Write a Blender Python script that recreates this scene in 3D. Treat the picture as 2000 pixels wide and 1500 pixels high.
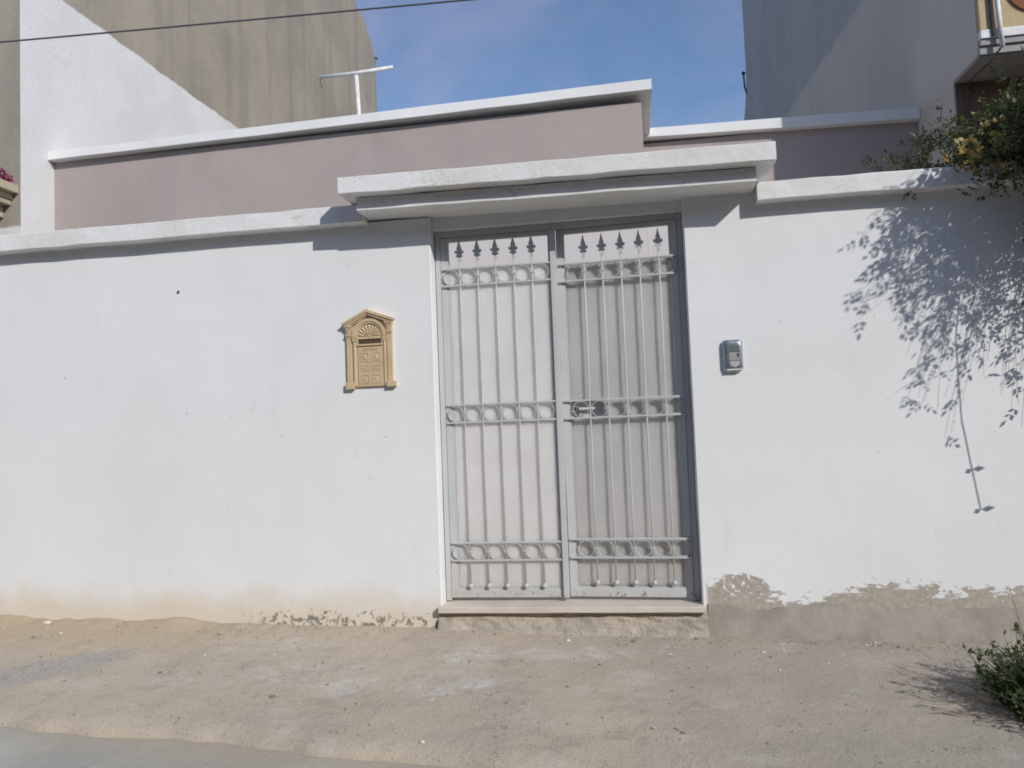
import bpy, bmesh, math, random
import numpy as np
from mathutils import Vector, Matrix, noise as mnoise

S = bpy.context.scene
for o in list(bpy.data.objects):
    bpy.data.objects.remove(o)
COL = S.collection
random.seed(7)
rng = np.random.default_rng(11)
R = math.radians

# ------------------------------------------------------------------ camera
cam = bpy.data.cameras.new('camera')
cam.sensor_width = 36.0
cam.lens = 27.0
cam.clip_start = 0.05
cam.clip_end = 2000
cam_o = bpy.data.objects.new('camera', cam)
COL.objects.link(cam_o)
S.camera = cam_o
yaw, pitch, roll = R(9.2), R(3.08), R(-2.22)
fwd = Vector((-math.sin(yaw) * math.cos(pitch), math.cos(yaw) * math.cos(pitch), math.sin(pitch)))
r0 = Vector((math.cos(yaw), math.sin(yaw), 0))
u0 = r0.cross(fwd)
rt = math.cos(roll) * r0 + math.sin(roll) * u0
up = -math.sin(roll) * r0 + math.cos(roll) * u0
EYE = Vector((0, -4.8, 1.28))
cam_o.matrix_world = Matrix(((rt.x, up.x, -fwd.x, EYE.x), (rt.y, up.y, -fwd.y, EYE.y),
                             (rt.z, up.z, -fwd.z, EYE.z), (0, 0, 0, 1)))

# ------------------------------------------------------------------ light
SUN = Vector((-0.98, 1.0, -0.84)).normalized()      # direction the sunlight travels
sun = bpy.data.lights.new('sun', 'SUN')
sun.energy = 3.15
sun.angle = R(0.53)
sun.color = (1.0, 0.965, 0.91)
sun_o = bpy.data.objects.new('sun', sun)
COL.objects.link(sun_o)
sun_o.rotation_euler = SUN.to_track_quat('-Z', 'Y').to_euler()
sun_o.location = (8, -8, 9)

world = bpy.data.worlds.new('World')
S.world = world
world.use_nodes = True
wn, wl = world.node_tree.nodes, world.node_tree.links
sky = wn.new('ShaderNodeTexSky')
sky.sky_type = 'NISHITA'
sky.sun_disc = False
sky.sun_elevation = math.asin(-SUN.z)
sky.sun_rotation = math.atan2(-SUN.x, -SUN.y)
sky.air_density = 1.0
sky.dust_density = 0.6
sky.ozone_density = 4.0
# thin cirrus over the blue
tc = wn.new('ShaderNodeTexCoord')
mp = wn.new('ShaderNodeMapping')
mp.inputs['Scale'].default_value = (2.2, 1.3, 3.4)
mp.inputs['Rotation'].default_value = (0.2, 0.5, 0.7)
nz = wn.new('ShaderNodeTexNoise')
nz.inputs['Scale'].default_value = 1.7
nz.inputs['Detail'].default_value = 7
nz.inputs['Roughness'].default_value = 0.55
nz.inputs['Distortion'].default_value = 0.7
rmp = wn.new('ShaderNodeValToRGB')
rmp.color_ramp.elements[0].position = 0.42
rmp.color_ramp.elements[0].color = (0, 0, 0, 1)
rmp.color_ramp.elements[1].position = 0.80
rmp.color_ramp.elements[1].color = (0.33, 0.33, 0.33, 1)
mx = wn.new('ShaderNodeMixRGB')
mx.inputs[2].default_value = (4.25, 3.8, 5.1, 1)
wl.new(tc.outputs['Generated'], mp.inputs['Vector'])
wl.new(mp.outputs[0], nz.inputs['Vector'])
wl.new(nz.outputs[0], rmp.inputs[0])
wl.new(rmp.outputs[0], mx.inputs[0])
wl.new(sky.outputs[0], mx.inputs[1])
wl.new(mx.outputs[0], wn['Background'].inputs[0])
wn['Background'].inputs[1].default_value = 0.13

S.render.engine = 'CYCLES'
S.view_settings.view_transform = 'Standard'
S.view_settings.look = 'None'
S.view_settings.exposure = 0.07
S.view_settings.gamma = 1.0
S.view_settings.use_curve_mapping = False
S.cycles.max_bounces = 8
S.cycles.filter_width = 1.8


# ------------------------------------------------------------------ materials
class NT:
    """tiny helper round one material's node tree"""
    def __init__(self, name, rough=0.85, spec=0.25):
        self.m = bpy.data.materials.new(name)
        self.m.use_nodes = True
        self.n, self.l = self.m.node_tree.nodes, self.m.node_tree.links
        self.b = self.n['Principled BSDF']
        self.b.inputs['Roughness'].default_value = rough
        self.b.inputs['Specular IOR Level'].default_value = spec
        self.pos = self.n.new('ShaderNodeNewGeometry').outputs['Position']

    def lk(self, a, b):
        if isinstance(a, (int, float)):
            b.default_value = a
        elif isinstance(a, tuple):
            b.default_value = a + (1,) if len(a) == 3 and b.type == 'RGBA' else a
        else:
            self.l.new(a, b)

    def mapping(self, scale=(1, 1, 1), loc=(0, 0, 0), rot=(0, 0, 0), src=None):
        m = self.n.new('ShaderNodeMapping')
        m.inputs['Scale'].default_value = scale
        m.inputs['Location'].default_value = loc
        m.inputs['Rotation'].default_value = rot
        self.l.new(src or self.pos, m.inputs[0])
        return m.outputs[0]

    def noise(self, scale, detail=4, rough=0.55, vec=None, dist=0.0):
        t = self.n.new('ShaderNodeTexNoise')
        t.inputs['Scale'].default_value = scale
        t.inputs['Detail'].default_value = detail
        t.inputs['Roughness'].default_value = rough
        t.inputs['Distortion'].default_value = dist
        self.l.new(vec or self.pos, t.inputs['Vector'])
        return t.outputs[0]

    def voro(self, scale, vec=None):
        t = self.n.new('ShaderNodeTexVoronoi')
        t.inputs['Scale'].default_value = scale
        self.l.new(vec or self.pos, t.inputs['Vector'])
        return t.outputs['Distance']

    def ramp(self, v, a, b, va=0.0, vb=1.0):
        t = self.n.new('ShaderNodeMapRange')
        t.interpolation_type = 'SMOOTHSTEP'
        self.lk(v, t.inputs[0])
        t.inputs[1].default_value, t.inputs[2].default_value = a, b
        t.inputs[3].default_value, t.inputs[4].default_value = va, vb
        return t.outputs[0]

    def math(self, op, a, b=0.0, c=0.0):
        t = self.n.new('ShaderNodeMath')
        t.operation = op
        self.lk(a, t.inputs[0])
        self.lk(b, t.inputs[1])
        self.lk(c, t.inputs[2])
        return t.outputs[0]

    def mix(self, f, a, b, mode='MIX'):
        t = self.n.new('ShaderNodeMixRGB')
        t.blend_type = mode
        self.lk(f, t.inputs[0])
        self.lk(a, t.inputs[1])
        self.lk(b, t.inputs[2])
        return t.outputs[0]

    def xyz(self):
        t = self.n.new('ShaderNodeSeparateXYZ')
        self.l.new(self.pos, t.inputs[0])
        return t.outputs

    def spot(self, cx, cy, rx, ry, ang=0.0, soft=0.35, wob=0.5, wscale=6, axes='xy'):
        """mask of an irregular patch centred at cx,cy of the plane named by axes"""
        o = self.xyz()
        a, b = o['xyz'.index(axes[0])], o['xyz'.index(axes[1])]
        da, db = self.math('SUBTRACT', a, cx), self.math('SUBTRACT', b, cy)
        c, s = math.cos(ang), math.sin(ang)
        p = self.math('ADD', self.math('MULTIPLY', da, c / rx), self.math('MULTIPLY', db, s / rx))
        q = self.math('ADD', self.math('MULTIPLY', da, -s / ry), self.math('MULTIPLY', db, c / ry))
        d = self.math('SQRT', self.math('ADD', self.math('MULTIPLY', p, p), self.math('MULTIPLY', q, q)))
        d = self.math('ADD', d, self.math('MULTIPLY', self.math('SUBTRACT', self.noise(wscale, 6, 0.65), 0.5), wob * 2))
        return self.ramp(d, 1.0 - soft, 1.0 + soft, 1.0, 0.0)

    def out(self, col, bump=None, strength=0.3, dist=0.01):
        self.lk(col, self.b.inputs['Base Color'])
        if bump is not None:
            t = self.n.new('ShaderNodeBump')
            t.inputs['Strength'].default_value = strength
            t.inputs['Distance'].default_value = dist
            self.l.new(bump, t.inputs['Height'])
            self.l.new(t.outputs[0], self.b.inputs['Normal'])
        return self.m


def mat_wall():
    t = NT('white_limewash', 0.9, 0.15)
    x, y, z = t.xyz()
    big = t.noise(0.8, 5, 0.6)
    fine = t.noise(26, 5, 0.6)
    col = t.mix(t.ramp(big, 0.35, 0.7), (0.770, 0.780, 0.780), (0.732, 0.738, 0.735))
    streak = t.noise(3.0, 5, 0.6, t.mapping((2.2, 1, 0.35)))
    col = t.mix(t.ramp(streak, 0.56, 0.8, 0, 0.35), col, (0.66, 0.655, 0.64))
    # cream splash stain low on the left
    n1 = t.noise(2.6, 6, 0.65)
    n2 = t.noise(14, 6, 0.7)
    h = t.math('ADD', t.math('MULTIPLY', t.math('SUBTRACT', n1, 0.5), 0.34), t.math('MULTIPLY', t.math('SUBTRACT', n2, 0.5), 0.12))
    zz = t.math('ADD', z, h)
    slope = t.math('MULTIPLY', t.math('ADD', x, 1.3), 0.022)          # the ground line climbs to the left
    zz = t.math('ADD', zz, slope)
    left = t.ramp(x, -1.31, -1.25, 1, 0)
    col = t.mix(t.math('MULTIPLY', t.ramp(zz, 0.06, 0.30, 0.85, 0), left), col, (0.66, 0.57, 0.455))
    # mould spots by the doorway
    mv = t.noise(21, 6, 0.72)
    near = t.math('MULTIPLY', t.ramp(x, -2.75, -2.35, 0, 1), left)
    low = t.ramp(t.math('ADD', z, slope), 0.02, 0.20, 0.17, -0.02)
    mm = t.ramp(t.math('ADD', mv, low), 0.655, 0.71)
    col = t.mix(t.math('MULTIPLY', t.math('MULTIPLY', mm, near), t.ramp(z, 0.12, 0.26, 0.85, 0)), col, (0.16, 0.15, 0.12))
    # bare brown render low on the right where the paint has flaked
    pz = t.noise(1.7, 3, 0.5, t.mapping((1.0, 1, 0.4)))
    pn = t.noise(11, 8, 0.74, t.mapping((0.75, 1, 1.7)))
    pe = t.math('ADD', t.math('MULTIPLY', t.math('SUBTRACT', pz, 0.5), 0.50), t.math('MULTIPLY', t.math('SUBTRACT', pn, 0.5), 0.52))
    pe = t.math('ADD', z, pe)
    right = t.ramp(x, 0.345, 0.37, 0, 1)
    bare = t.math('MULTIPLY', t.ramp(pe, 0.238, 0.262, 1, 0), right)
    bare = t.math('MULTIPLY', bare, t.ramp(z, 0.33, 0.42, 1, 0))
    corner = t.math('MULTIPLY', t.spot(0.55, 0.24, 0.17, 0.10, 0.0, 0.05, 0.5, 9, 'xz'), t.ramp(t.noise(34, 3), 0.36, 0.46))
    bare = t.math('MAXIMUM', bare, corner)
    ncol = t.mix(t.ramp(t.noise(30, 5), 0.35, 0.7), (0.33, 0.285, 0.23), (0.43, 0.385, 0.33))
    col = t.mix(t.math('MULTIPLY', bare, 0.93), col, ncol)
    fl = t.math('MULTIPLY', t.ramp(t.noise(40, 5, 0.7), 0.66, 0.70), t.ramp(z, 0.22, 0.62, 0.75, 0))
    col = t.mix(t.math('MULTIPLY', fl, right), col, (0.24, 0.21, 0.17))
    # little chips
    col = t.mix(t.ramp(t.noise(28, 2, 0.4), 0.745, 0.765, 0, 0.5), col, (0.42, 0.38, 0.33))
    # faint rain stains under copings
    st = t.math('MULTIPLY', t.ramp(t.noise(4.5, 5, 0.6, t.mapping((1.6, 1, 0.25))), 0.60, 0.74), t.ramp(z, 1.6, 2.6, 0, 0.42))
    col = t.mix(st, col, (0.60, 0.575, 0.53))
    bump = t.math('ADD', t.math('MULTIPLY', t.noise(4, 3), 0.35), t.math('MULTIPLY', fine, 0.16))
    bump = t.math('ADD', bump, t.math('MULTIPLY', bare, -0.5))
    return t.out(col, bump, 0.32, 0.02)


def mat_coping():
    t = NT('white_coping_paint', 0.9, 0.15)
    col = t.mix(t.ramp(t.noise(2.0, 6, 0.65), 0.4, 0.72), (0.765, 0.765, 0.755), (0.68, 0.665, 0.635))
    d = t.ramp(t.noise(9, 7, 0.72, t.mapping((0.45, 1, 1.3))), 0.58, 0.70, 0, 0.52)
    col = t.mix(d, col, (0.50, 0.44, 0.36))
    cr = t.math('ABSOLUTE', t.math('SUBTRACT', t.noise(2.6, 6, 0.6, t.mapping((0.8, 1, 2.5), (3, 0, 0))), 0.5))
    col = t.mix(t.math('MULTIPLY', t.ramp(cr, 0.0, 0.008, 0.55, 0), t.ramp(t.noise(1.1), 0.5, 0.6)), col, (0.35, 0.32, 0.28))
    return t.out(col, t.math('ADD', t.noise(11, 5), t.math('MULTIPLY', t.noise(45, 3), 0.3)), 0.4, 0.012)


def mat_mauve():
    t = NT('mauve_paint', 0.9, 0.15)
    col = t.mix(t.ramp(t.noise(0.9, 5, 0.6), 0.35, 0.7), (0.420, 0.362, 0.340), (0.378, 0.325, 0.308))
    col = t.mix(t.ramp(t.noise(2.4, 5, 0.6, t.mapping((1.6, 1, 0.2))), 0.5, 0.75, 0, 0.35), col, (0.335, 0.30, 0.295))
    x, y, z = t.xyz()
    low = t.ramp(z, 3.42, 3.44, 1, 0)                                # ground floor painted off white
    col = t.mix(low, col, (0.62, 0.585, 0.57))
    return t.out(col, t.noise(30, 4), 0.2, 0.01)


def mat_cement_house():
    t = NT('bare_cement_render', 0.95, 0.1)
    x, y, z = t.xyz()
    n = t.noise(0.55, 6, 0.65)
    col = t.mix(t.ramp(n, 0.32, 0.7), (0.375, 0.335, 0.275), (0.29, 0.265, 0.225))
    st = t.noise(1.6, 6, 0.65, t.mapping((1, 1.4, 0.12)))
    col = t.mix(t.ramp(st, 0.46, 0.7, 0, 0.55), col, (0.225, 0.21, 0.185))
    # trowel lines running with the wall
    ln = t.noise(1.0, 4, 0.6, t.mapping((1, 0.12, 2.6)))
    col = t.mix(t.ramp(ln, 0.55, 0.72, 0, 0.3), col, (0.39, 0.355, 0.30))
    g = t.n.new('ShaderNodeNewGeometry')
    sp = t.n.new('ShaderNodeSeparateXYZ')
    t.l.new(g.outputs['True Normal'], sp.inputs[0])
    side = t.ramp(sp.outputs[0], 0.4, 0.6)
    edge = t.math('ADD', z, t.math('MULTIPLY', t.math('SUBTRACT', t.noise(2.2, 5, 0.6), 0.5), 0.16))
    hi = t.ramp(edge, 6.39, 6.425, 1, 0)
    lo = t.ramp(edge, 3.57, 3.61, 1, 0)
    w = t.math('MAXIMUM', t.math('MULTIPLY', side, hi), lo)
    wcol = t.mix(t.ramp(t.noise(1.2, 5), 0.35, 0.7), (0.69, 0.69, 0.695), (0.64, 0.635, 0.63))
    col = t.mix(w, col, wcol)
    return t.out(col, t.math('ADD', t.noise(3, 6, 0.65), t.math('MULTIPLY', t.noise(24, 4), 0.25)), 0.3, 0.03)


def mat_grey_house():
    t = NT('grey_house_render', 0.92, 0.12)
    x, y, z = t.xyz()
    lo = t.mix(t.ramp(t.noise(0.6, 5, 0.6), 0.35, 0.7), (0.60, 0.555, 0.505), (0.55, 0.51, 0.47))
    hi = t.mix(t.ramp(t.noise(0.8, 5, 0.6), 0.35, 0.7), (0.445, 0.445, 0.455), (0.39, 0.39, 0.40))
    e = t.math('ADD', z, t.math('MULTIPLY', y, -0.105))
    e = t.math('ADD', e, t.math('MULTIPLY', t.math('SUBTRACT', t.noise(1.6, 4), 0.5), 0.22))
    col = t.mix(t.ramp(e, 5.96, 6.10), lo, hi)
    st = t.noise(1.4, 6, 0.65, t.mapping((1, 1.4, 0.12)))
    col = t.mix(t.ramp(st, 0.5, 0.75, 0, 0.35), col, (0.36, 0.35, 0.34))
    return t.out(col, t.math('ADD', t.noise(3, 6, 0.65), t.math('MULTIPLY', t.noise(24, 4), 0.25)), 0.25, 0.02)


def simple(name, c0, c1=None, scale=8, rough=0.85, spec=0.25, bump=0.15, bs=30, bd=0.006, metal=0.0):
    t = NT(name, rough, spec)
    t.b.inputs['Metallic'].default_value = metal
    c1 = c1 or tuple(v * 0.85 for v in c0)
    col = t.mix(t.ramp(t.noise(scale, 5, 0.6), 0.35, 0.7), c0, c1)
    return t.out(col, t.noise(bs, 4), bump, bd)


def mat_gate():
    t = NT('pale_grey_gate_paint', 0.5, 0.4)
    x, y, z = t.xyz()
    col = t.mix(t.ramp(t.noise(3.5, 5, 0.6), 0.35, 0.7), (0.515, 0.53, 0.53), (0.47, 0.485, 0.487))
    low = t.ramp(z, 0.19, 0.30, 0.16, -0.06)
    rust = t.ramp(t.math('ADD', t.noise(30, 7, 0.72), low), 0.70, 0.76)
    col = t.mix(t.math('MULTIPLY', rust, 0.8), col, (0.23, 0.13, 0.07))
    dust = t.math('MULTIPLY', t.ramp(z, 0.17, 0.55, 0.4, 0), t.ramp(t.noise(6, 5), 0.35, 0.65))
    col = t.mix(dust, col, (0.46, 0.42, 0.35))
    return t.out(col, t.noise(60, 3), 0.12, 0.003)


def mat_sheet(c0=(0.545, 0.535, 0.52), c1=(0.50, 0.49, 0.478), sss=0.05):
    t = NT('frosted_backing_sheet', 0.6, 0.3)
    x, y, z = t.xyz()
    col = t.mix(t.ramp(t.noise(2.2, 5, 0.6), 0.35, 0.7), c0, c1)
    col = t.mix(t.ramp(z, 0.2, 0.8, 0.5, 0), col, (0.47, 0.435, 0.39))
    sm = t.noise(7, 5, 0.6, t.mapping((1, 1, 0.2)))
    col = t.mix(t.ramp(sm, 0.55, 0.75, 0, 0.3), col, (0.42, 0.405, 0.39))
    t.out(col, t.noise(5, 3), 0.12, 0.01)
    t.b.subsurface_method = 'BURLEY'
    t.b.inputs['Subsurface Weight'].default_value = 0.95
    t.b.inputs['Subsurface Radius'].default_value = (1, 1, 1)
    t.b.inputs['Subsurface Scale'].default_value = sss
    return t.m


def mat_pavement():
    t = NT('dusty_concrete_pavement', 0.95, 0.1)
    x, y, z = t.xyz()
    n = t.noise(0.9, 6, 0.62)
    col = t.mix(t.ramp(n, 0.32, 0.7), (0.505, 0.43, 0.335), (0.42, 0.365, 0.295))
    col = t.mix(t.ramp(t.noise(3.3, 6, 0.65, t.mapping((1, 1.8, 1))), 0.5, 0.74, 0, 0.55), col, (0.33, 0.285, 0.23))
    # sandy earth drifted against the wall on the left
    sand = t.math('MULTIPLY', t.ramp(x, -3.4, -1.9, 1, 0), t.ramp(t.math('ADD', y, t.math('MULTIPLY', t.noise(2.5, 5), 0.5)), -0.45, 0.1, 0, 1))
    col = t.mix(t.math('MULTIPLY', sand, 0.75), col, (0.47, 0.365, 0.245))
    # greyer coarse surface towards the right front
    gr = t.math('MULTIPLY', t.ramp(x, -0.6, 1.0), t.ramp(t.noise(1.5, 5), 0.3, 0.7, 0.3, 0.9))
    col = t.mix(gr, col, (0.345, 0.31, 0.265))
    # old gravel patch
    gp = t.spot(-3.43, -0.74, 0.40, 0.155, 0.62, 0.3, 0.42, 6)
    gcol = t.mix(t.ramp(t.noise(70, 4, 0.7), 0.36, 0.64), (0.27, 0.255, 0.235), (0.42, 0.40, 0.37))
    col = t.mix(t.math('MULTIPLY', gp, 0.68), col, gcol)
    # spilt whitewash
    wn_ = t.noise(9, 9, 0.78, t.mapping((0.9, 1.15, 1)))
    tot = None
    for cx, cy, rx, ry, k in ((-1.0, -0.47, 0.20, 0.15, 1), (-1.02, -0.86, 0.27, 0.16, 1), (-0.28, -0.36, 0.18, 0.12, .85), (-1.93, -0.74, 0.30, 0.14, .7), (-1.55, -0.92, 0.22, 0.12, .8),
                          (-2.5, -0.86, 0.28, 0.1, .5), (-0.6, -0.42, 0.2, 0.1, .8), (-2.2, -0.33, 0.35, 0.1, .6), (-0.05, -0.7, 0.16, 0.1, .5), (-1.55, -0.62, 0.12, 0.06, .7)):
        s_ = t.math('MULTIPLY', t.spot(cx, cy, rx, ry, 0.1, 0.55, 0.5, 5), k)
        tot = s_ if tot is None else t.math('MAXIMUM', tot, s_)
    wm = t.math('MULTIPLY', tot, t.ramp(wn_, 0.42, 0.70))
    col = t.mix(t.math('MULTIPLY', wm, 0.75), col, (0.66, 0.655, 0.66))
    # grit
    sp = t.noise(85, 3, 0.6)
    col = t.mix(t.ramp(sp, 0.60, 0.69, 0, 0.65), col, (0.16, 0.135, 0.105))
    col = t.mix(t.ramp(t.noise(4.2, 8, 0.75), 0.56, 0.70, 0, 0.5), col, (0.27, 0.235, 0.19))
    col = t.mix(t.ramp(t.noise(2.4, 7, 0.7, t.mapping((1, 1.5, 1), (4, 2, 0))), 0.55, 0.72, 0, 0.5), col, (0.56, 0.52, 0.46))
    col = t.mix(t.ramp(t.noise(110, 3, 0.6), 0.66, 0.72, 0, 0.5), col, (0.60, 0.56, 0.50))
    # hair cracks
    cr = t.math('ABSOLUTE', t.math('SUBTRACT', t.noise(1.15, 5, 0.55, None, 0.6), 0.47))
    col = t.mix(t.math('MULTIPLY', t.ramp(cr, 0.0, 0.0028, 0.6, 0), t.ramp(t.noise(0.9, 2), 0.52, 0.6)), col, (0.15, 0.125, 0.10))
    b = t.math('ADD', t.math('MULTIPLY', t.noise(9, 6, 0.65), 1.0), t.math('MULTIPLY', t.noise(75, 4, 0.7), 0.42))
    return t.out(col, b, 0.55, 0.02)


def mat_road():
    t = NT('grey_road_concrete', 0.95, 0.1)
    col = t.mix(t.ramp(t.noise(1.6, 6, 0.62), 0.32, 0.7), (0.455, 0.44, 0.39), (0.36, 0.35, 0.315))
    col = t.mix(t.ramp(t.noise(5, 6, 0.7), 0.58, 0.72, 0, 0.5), col, (0.21, 0.20, 0.19))
    col = t.mix(t.ramp(t.noise(2.1, 6, 0.7), 0.55, 0.75, 0, 0.45), col, (0.42, 0.37, 0.29))
    x, y, z = t.xyz()
    # sand washed off the pavement lies along its edge
    e = t.math('ADD', t.math('ADD', y, t.math('MULTIPLY', x, 0.2)), t.math('MULTIPLY', t.noise(3.0, 6, 0.65), 0.5))
    col = t.mix(t.ramp(e, -1.95, -1.55, 0, 0.75), col, (0.42, 0.36, 0.275))
    col = t.mix(t.ramp(t.noise(80, 3), 0.62, 0.7, 0, 0.5), col, (0.15, 0.14, 0.13))
    return t.out(col, t.math('ADD', t.noise(12, 5), t.math('MULTIPLY', t.noise(70, 3), 0.4)), 0.5, 0.012)


def mat_leaf(name, cols, transl=0.3):
    t = NT(name, 0.5, 0.35)
    g = t.n.new('ShaderNodeNewGeometry')
    cr = t.n.new('ShaderNodeValToRGB')
    els = cr.color_ramp.elements
    els[0].position, els[0].color = 0, cols[0] + (1,)
    els[1].position, els[1].color = 1, cols[-1] + (1,)
    for i, c in enumerate(cols[1:-1]):
        e = els.new((i + 1) / (len(cols) - 1))
        e.color = c + (1,)
    t.l.new(g.outputs['Random Per Island'], cr.inputs[0])
    t.out(cr.outputs[0])
    tr = t.n.new('ShaderNodeBsdfTranslucent')
    t.l.new(cr.outputs[0], tr.inputs[0])
    ms = t.n.new('ShaderNodeMixShader')
    ms.inputs[0].default_value = transl
    t.l.new(t.b.outputs[0], ms.inputs[1])
    t.l.new(tr.outputs[0], ms.inputs[2])
    t.l.new(ms.outputs[0], t.n['Material Output'].inputs[0])
    return t.m


M = dict(
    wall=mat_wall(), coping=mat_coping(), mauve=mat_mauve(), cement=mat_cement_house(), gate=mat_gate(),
    sheet=mat_sheet(), sheet_shaded=mat_sheet((0.49, 0.477, 0.466), (0.44, 0.43, 0.42), 0.085), pave=mat_pavement(), road=mat_road(),  # second sheet is a darker copy: right leaf's weaker sun put into its colour
    plinth=simple('grey_cement_plinth', (0.385, 0.355, 0.31), (0.30, 0.275, 0.235), 4.5, 0.95, 0.1, 0.5, 18, 0.012),
    mortar=simple('rough_mortar', (0.43, 0.38, 0.31), (0.32, 0.285, 0.235), 7, 0.95, 0.1, 0.7, 22, 0.02),
    marble=simple('worn_cream_marble', (0.64, 0.57, 0.49), (0.55, 0.49, 0.415), 4, 0.55, 0.4, 0.12, 30, 0.004),
    cap=simple('white_cap_paint', (0.80, 0.80, 0.79), (0.74, 0.735, 0.72), 2.0, 0.9, 0.15, 0.25, 14, 0.012),
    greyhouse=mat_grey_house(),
    lightgrey=simple('off_white_house_render', (0.62, 0.60, 0.58), (0.56, 0.545, 0.53), 1.2, 0.9, 0.15, 0.2, 20, 0.012),
    brown=simple('dark_brown_paint', (0.22, 0.135, 0.10), (0.15, 0.10, 0.08), 3, 0.8, 0.2),
    stone=simple('sandy_stone_cladding', (0.52, 0.40, 0.245), (0.40, 0.29, 0.17), 6, 0.85, 0.2, 0.4, 16, 0.012),
    rustmed=simple('rust_brown_panel', (0.24, 0.10, 0.055), (0.16, 0.07, 0.04), 5, 0.8, 0.2),
    whitepaint=simple('chipped_white_paint', (0.76, 0.77, 0.76), (0.62, 0.61, 0.58), 18, 0.6, 0.3, 0.2, 60, 0.003),
    letter=simple('cream_resin', (0.585, 0.455, 0.285), (0.52, 0.40, 0.245), 9, 0.7, 0.25, 0.2, 60, 0.003),
    slot=simple('dark_slot_inside', (0.10, 0.07, 0.05), None, 9, 0.9, 0.1),
    inkletter=simple('engraved_letter_brown', (0.27, 0.19, 0.11), None, 9, 0.9, 0.1),
    steel=simple('brushed_steel', (0.44, 0.48, 0.52), (0.38, 0.42, 0.46), 30, 0.33, 0.5, 0.05, 80, 0.001, 0.9),
    greyplastic=simple('warm_grey_plastic', (0.36, 0.34, 0.335), None, 12, 0.5, 0.4, 0.05),
    darkplastic=simple('dark_lens_plastic', (0.03, 0.035, 0.04), None, 12, 0.15, 0.5, 0.0),
    whiteplastic=simple('white_grille_plastic', (0.80, 0.79, 0.78), None, 12, 0.5, 0.4, 0.0),
    cable=simple('black_cable_sheath', (0.11, 0.11, 0.115), None, 12, 0.6, 0.3, 0.0),
    iron=simple('dark_iron', (0.06, 0.055, 0.06), None, 12, 0.6, 0.3, 0.0),
    balc=simple('sandstone_balcony', (0.47, 0.41, 0.30), (0.38, 0.33, 0.25), 4, 0.9, 0.2, 0.3, 18, 0.01),
    greytrim=simple('grey_concrete_trim', (0.36, 0.35, 0.34), None, 4, 0.9, 0.2),
    bark=simple('brown_twig_bark', (0.13, 0.10, 0.07), (0.08, 0.065, 0.05), 20, 0.9, 0.1),
    stonew=simple('pale_pebble', (0.68, 0.64, 0.58), (0.52, 0.48, 0.43), 20, 0.85, 0.2),
    stoned=simple('brown_pebble', (0.24, 0.20, 0.16), (0.17, 0.14, 0.11), 20, 0.9, 0.2),
    leaf=mat_leaf('creeper_leaves', [(0.045, 0.062, 0.022), (0.075, 0.10, 0.035), (0.055, 0.075, 0.03), (0.10, 0.12, 0.045), (0.15, 0.14, 0.05)], 0.28),
    bloom=mat_leaf('yellow_orange_blossom', [(0.36, 0.22, 0.05), (0.42, 0.30, 0.09), (0.40, 0.35, 0.16)], 0.35),
    weed=mat_leaf('weed_leaves', [(0.045, 0.075, 0.022), (0.075, 0.115, 0.035), (0.105, 0.135, 0.05), (0.06, 0.09, 0.03), (0.16, 0.15, 0.07)], 0.3),
    dry=mat_leaf('dry_weed_stalks', [(0.16, 0.11, 0.06), (0.24, 0.18, 0.10)], 0.1),
    magenta=mat_leaf('magenta_bracts', [(0.34, 0.045, 0.14), (0.42, 0.07, 0.22), (0.28, 0.04, 0.12)], 0.35),
    cement2=simple('tan_render', (0.27, 0.22, 0.165), (0.22, 0.185, 0.145), 0.6, 0.95, 0.1),
    ground=simple('dry_open_ground', (0.36, 0.31, 0.24), (0.28, 0.245, 0.19), 0.4, 0.95, 0.1, 0.4, 6, 0.03),
)


# ------------------------------------------------------------------ helpers
def link_mesh(name, bm, mat, parent=None, smooth=False, loc=None):
    """one mesh object; bm is in world coordinates, the origin is put at the parent or at loc"""
    me = bpy.data.meshes.new(name)
    base = Vector(loc) if loc is not None else (Vector(parent['_w']) if parent is not None and '_w' in parent else Vector((0, 0, 0)))
    for v in bm.verts:
        v.co -= base
    bmesh.ops.recalc_face_normals(bm, faces=bm.faces)
    bm.to_mesh(me)
    bm.free()
    if smooth:
        for p in me.polygons:
            p.use_smooth = True
    if isinstance(mat, (list, tuple)):
        for m_ in mat:
            me.materials.append(m_)
    else:
        me.materials.append(mat)
    o = bpy.data.objects.new(name, me)
    COL.objects.link(o)
    if parent is not None:
        o.parent = parent
        o.location = base - Vector(parent['_w'])
    else:
        o.location = base
    o['_w'] = tuple(base)
    return o


def thing(name, label, cat, loc=(0, 0, 0), group=None):
    o = bpy.data.objects.new(name, None)
    o.empty_display_size = 0.1
    COL.objects.link(o)
    o.location = loc
    o['_w'] = tuple(loc)
    o['label'], o['category'] = label, cat
    if group:
        o['group'] = group
    return o


def tag(o, label=None, cat=None, group=None, kind=None):
    for k, v in (('label', label), ('category', cat), ('group', group), ('kind', kind)):
        if v:
            o[k] = v
    return o


def box(bm, x0, x1, y0, y1, z0, z1, bev=0.0, mat=0):
    vs = [bm.verts.new((x, y, z)) for x in (x0, x1) for y in (y0, y1) for z in (z0, z1)]
    fs = [bm.faces.new([vs[i] for i in q]) for q in ((0, 1, 3, 2), (4, 6, 7, 5), (0, 4, 5, 1), (2, 3, 7, 6), (0, 2, 6, 4), (1, 5, 7, 3))]
    for f in fs:
        f.material_index = mat
    if bev:
        es = list({e for f in fs for e in f.edges})
        bmesh.ops.bevel(bm, geom=es, offset=bev, segments=2, affect='EDGES', profile=0.5)
    return vs


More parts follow.
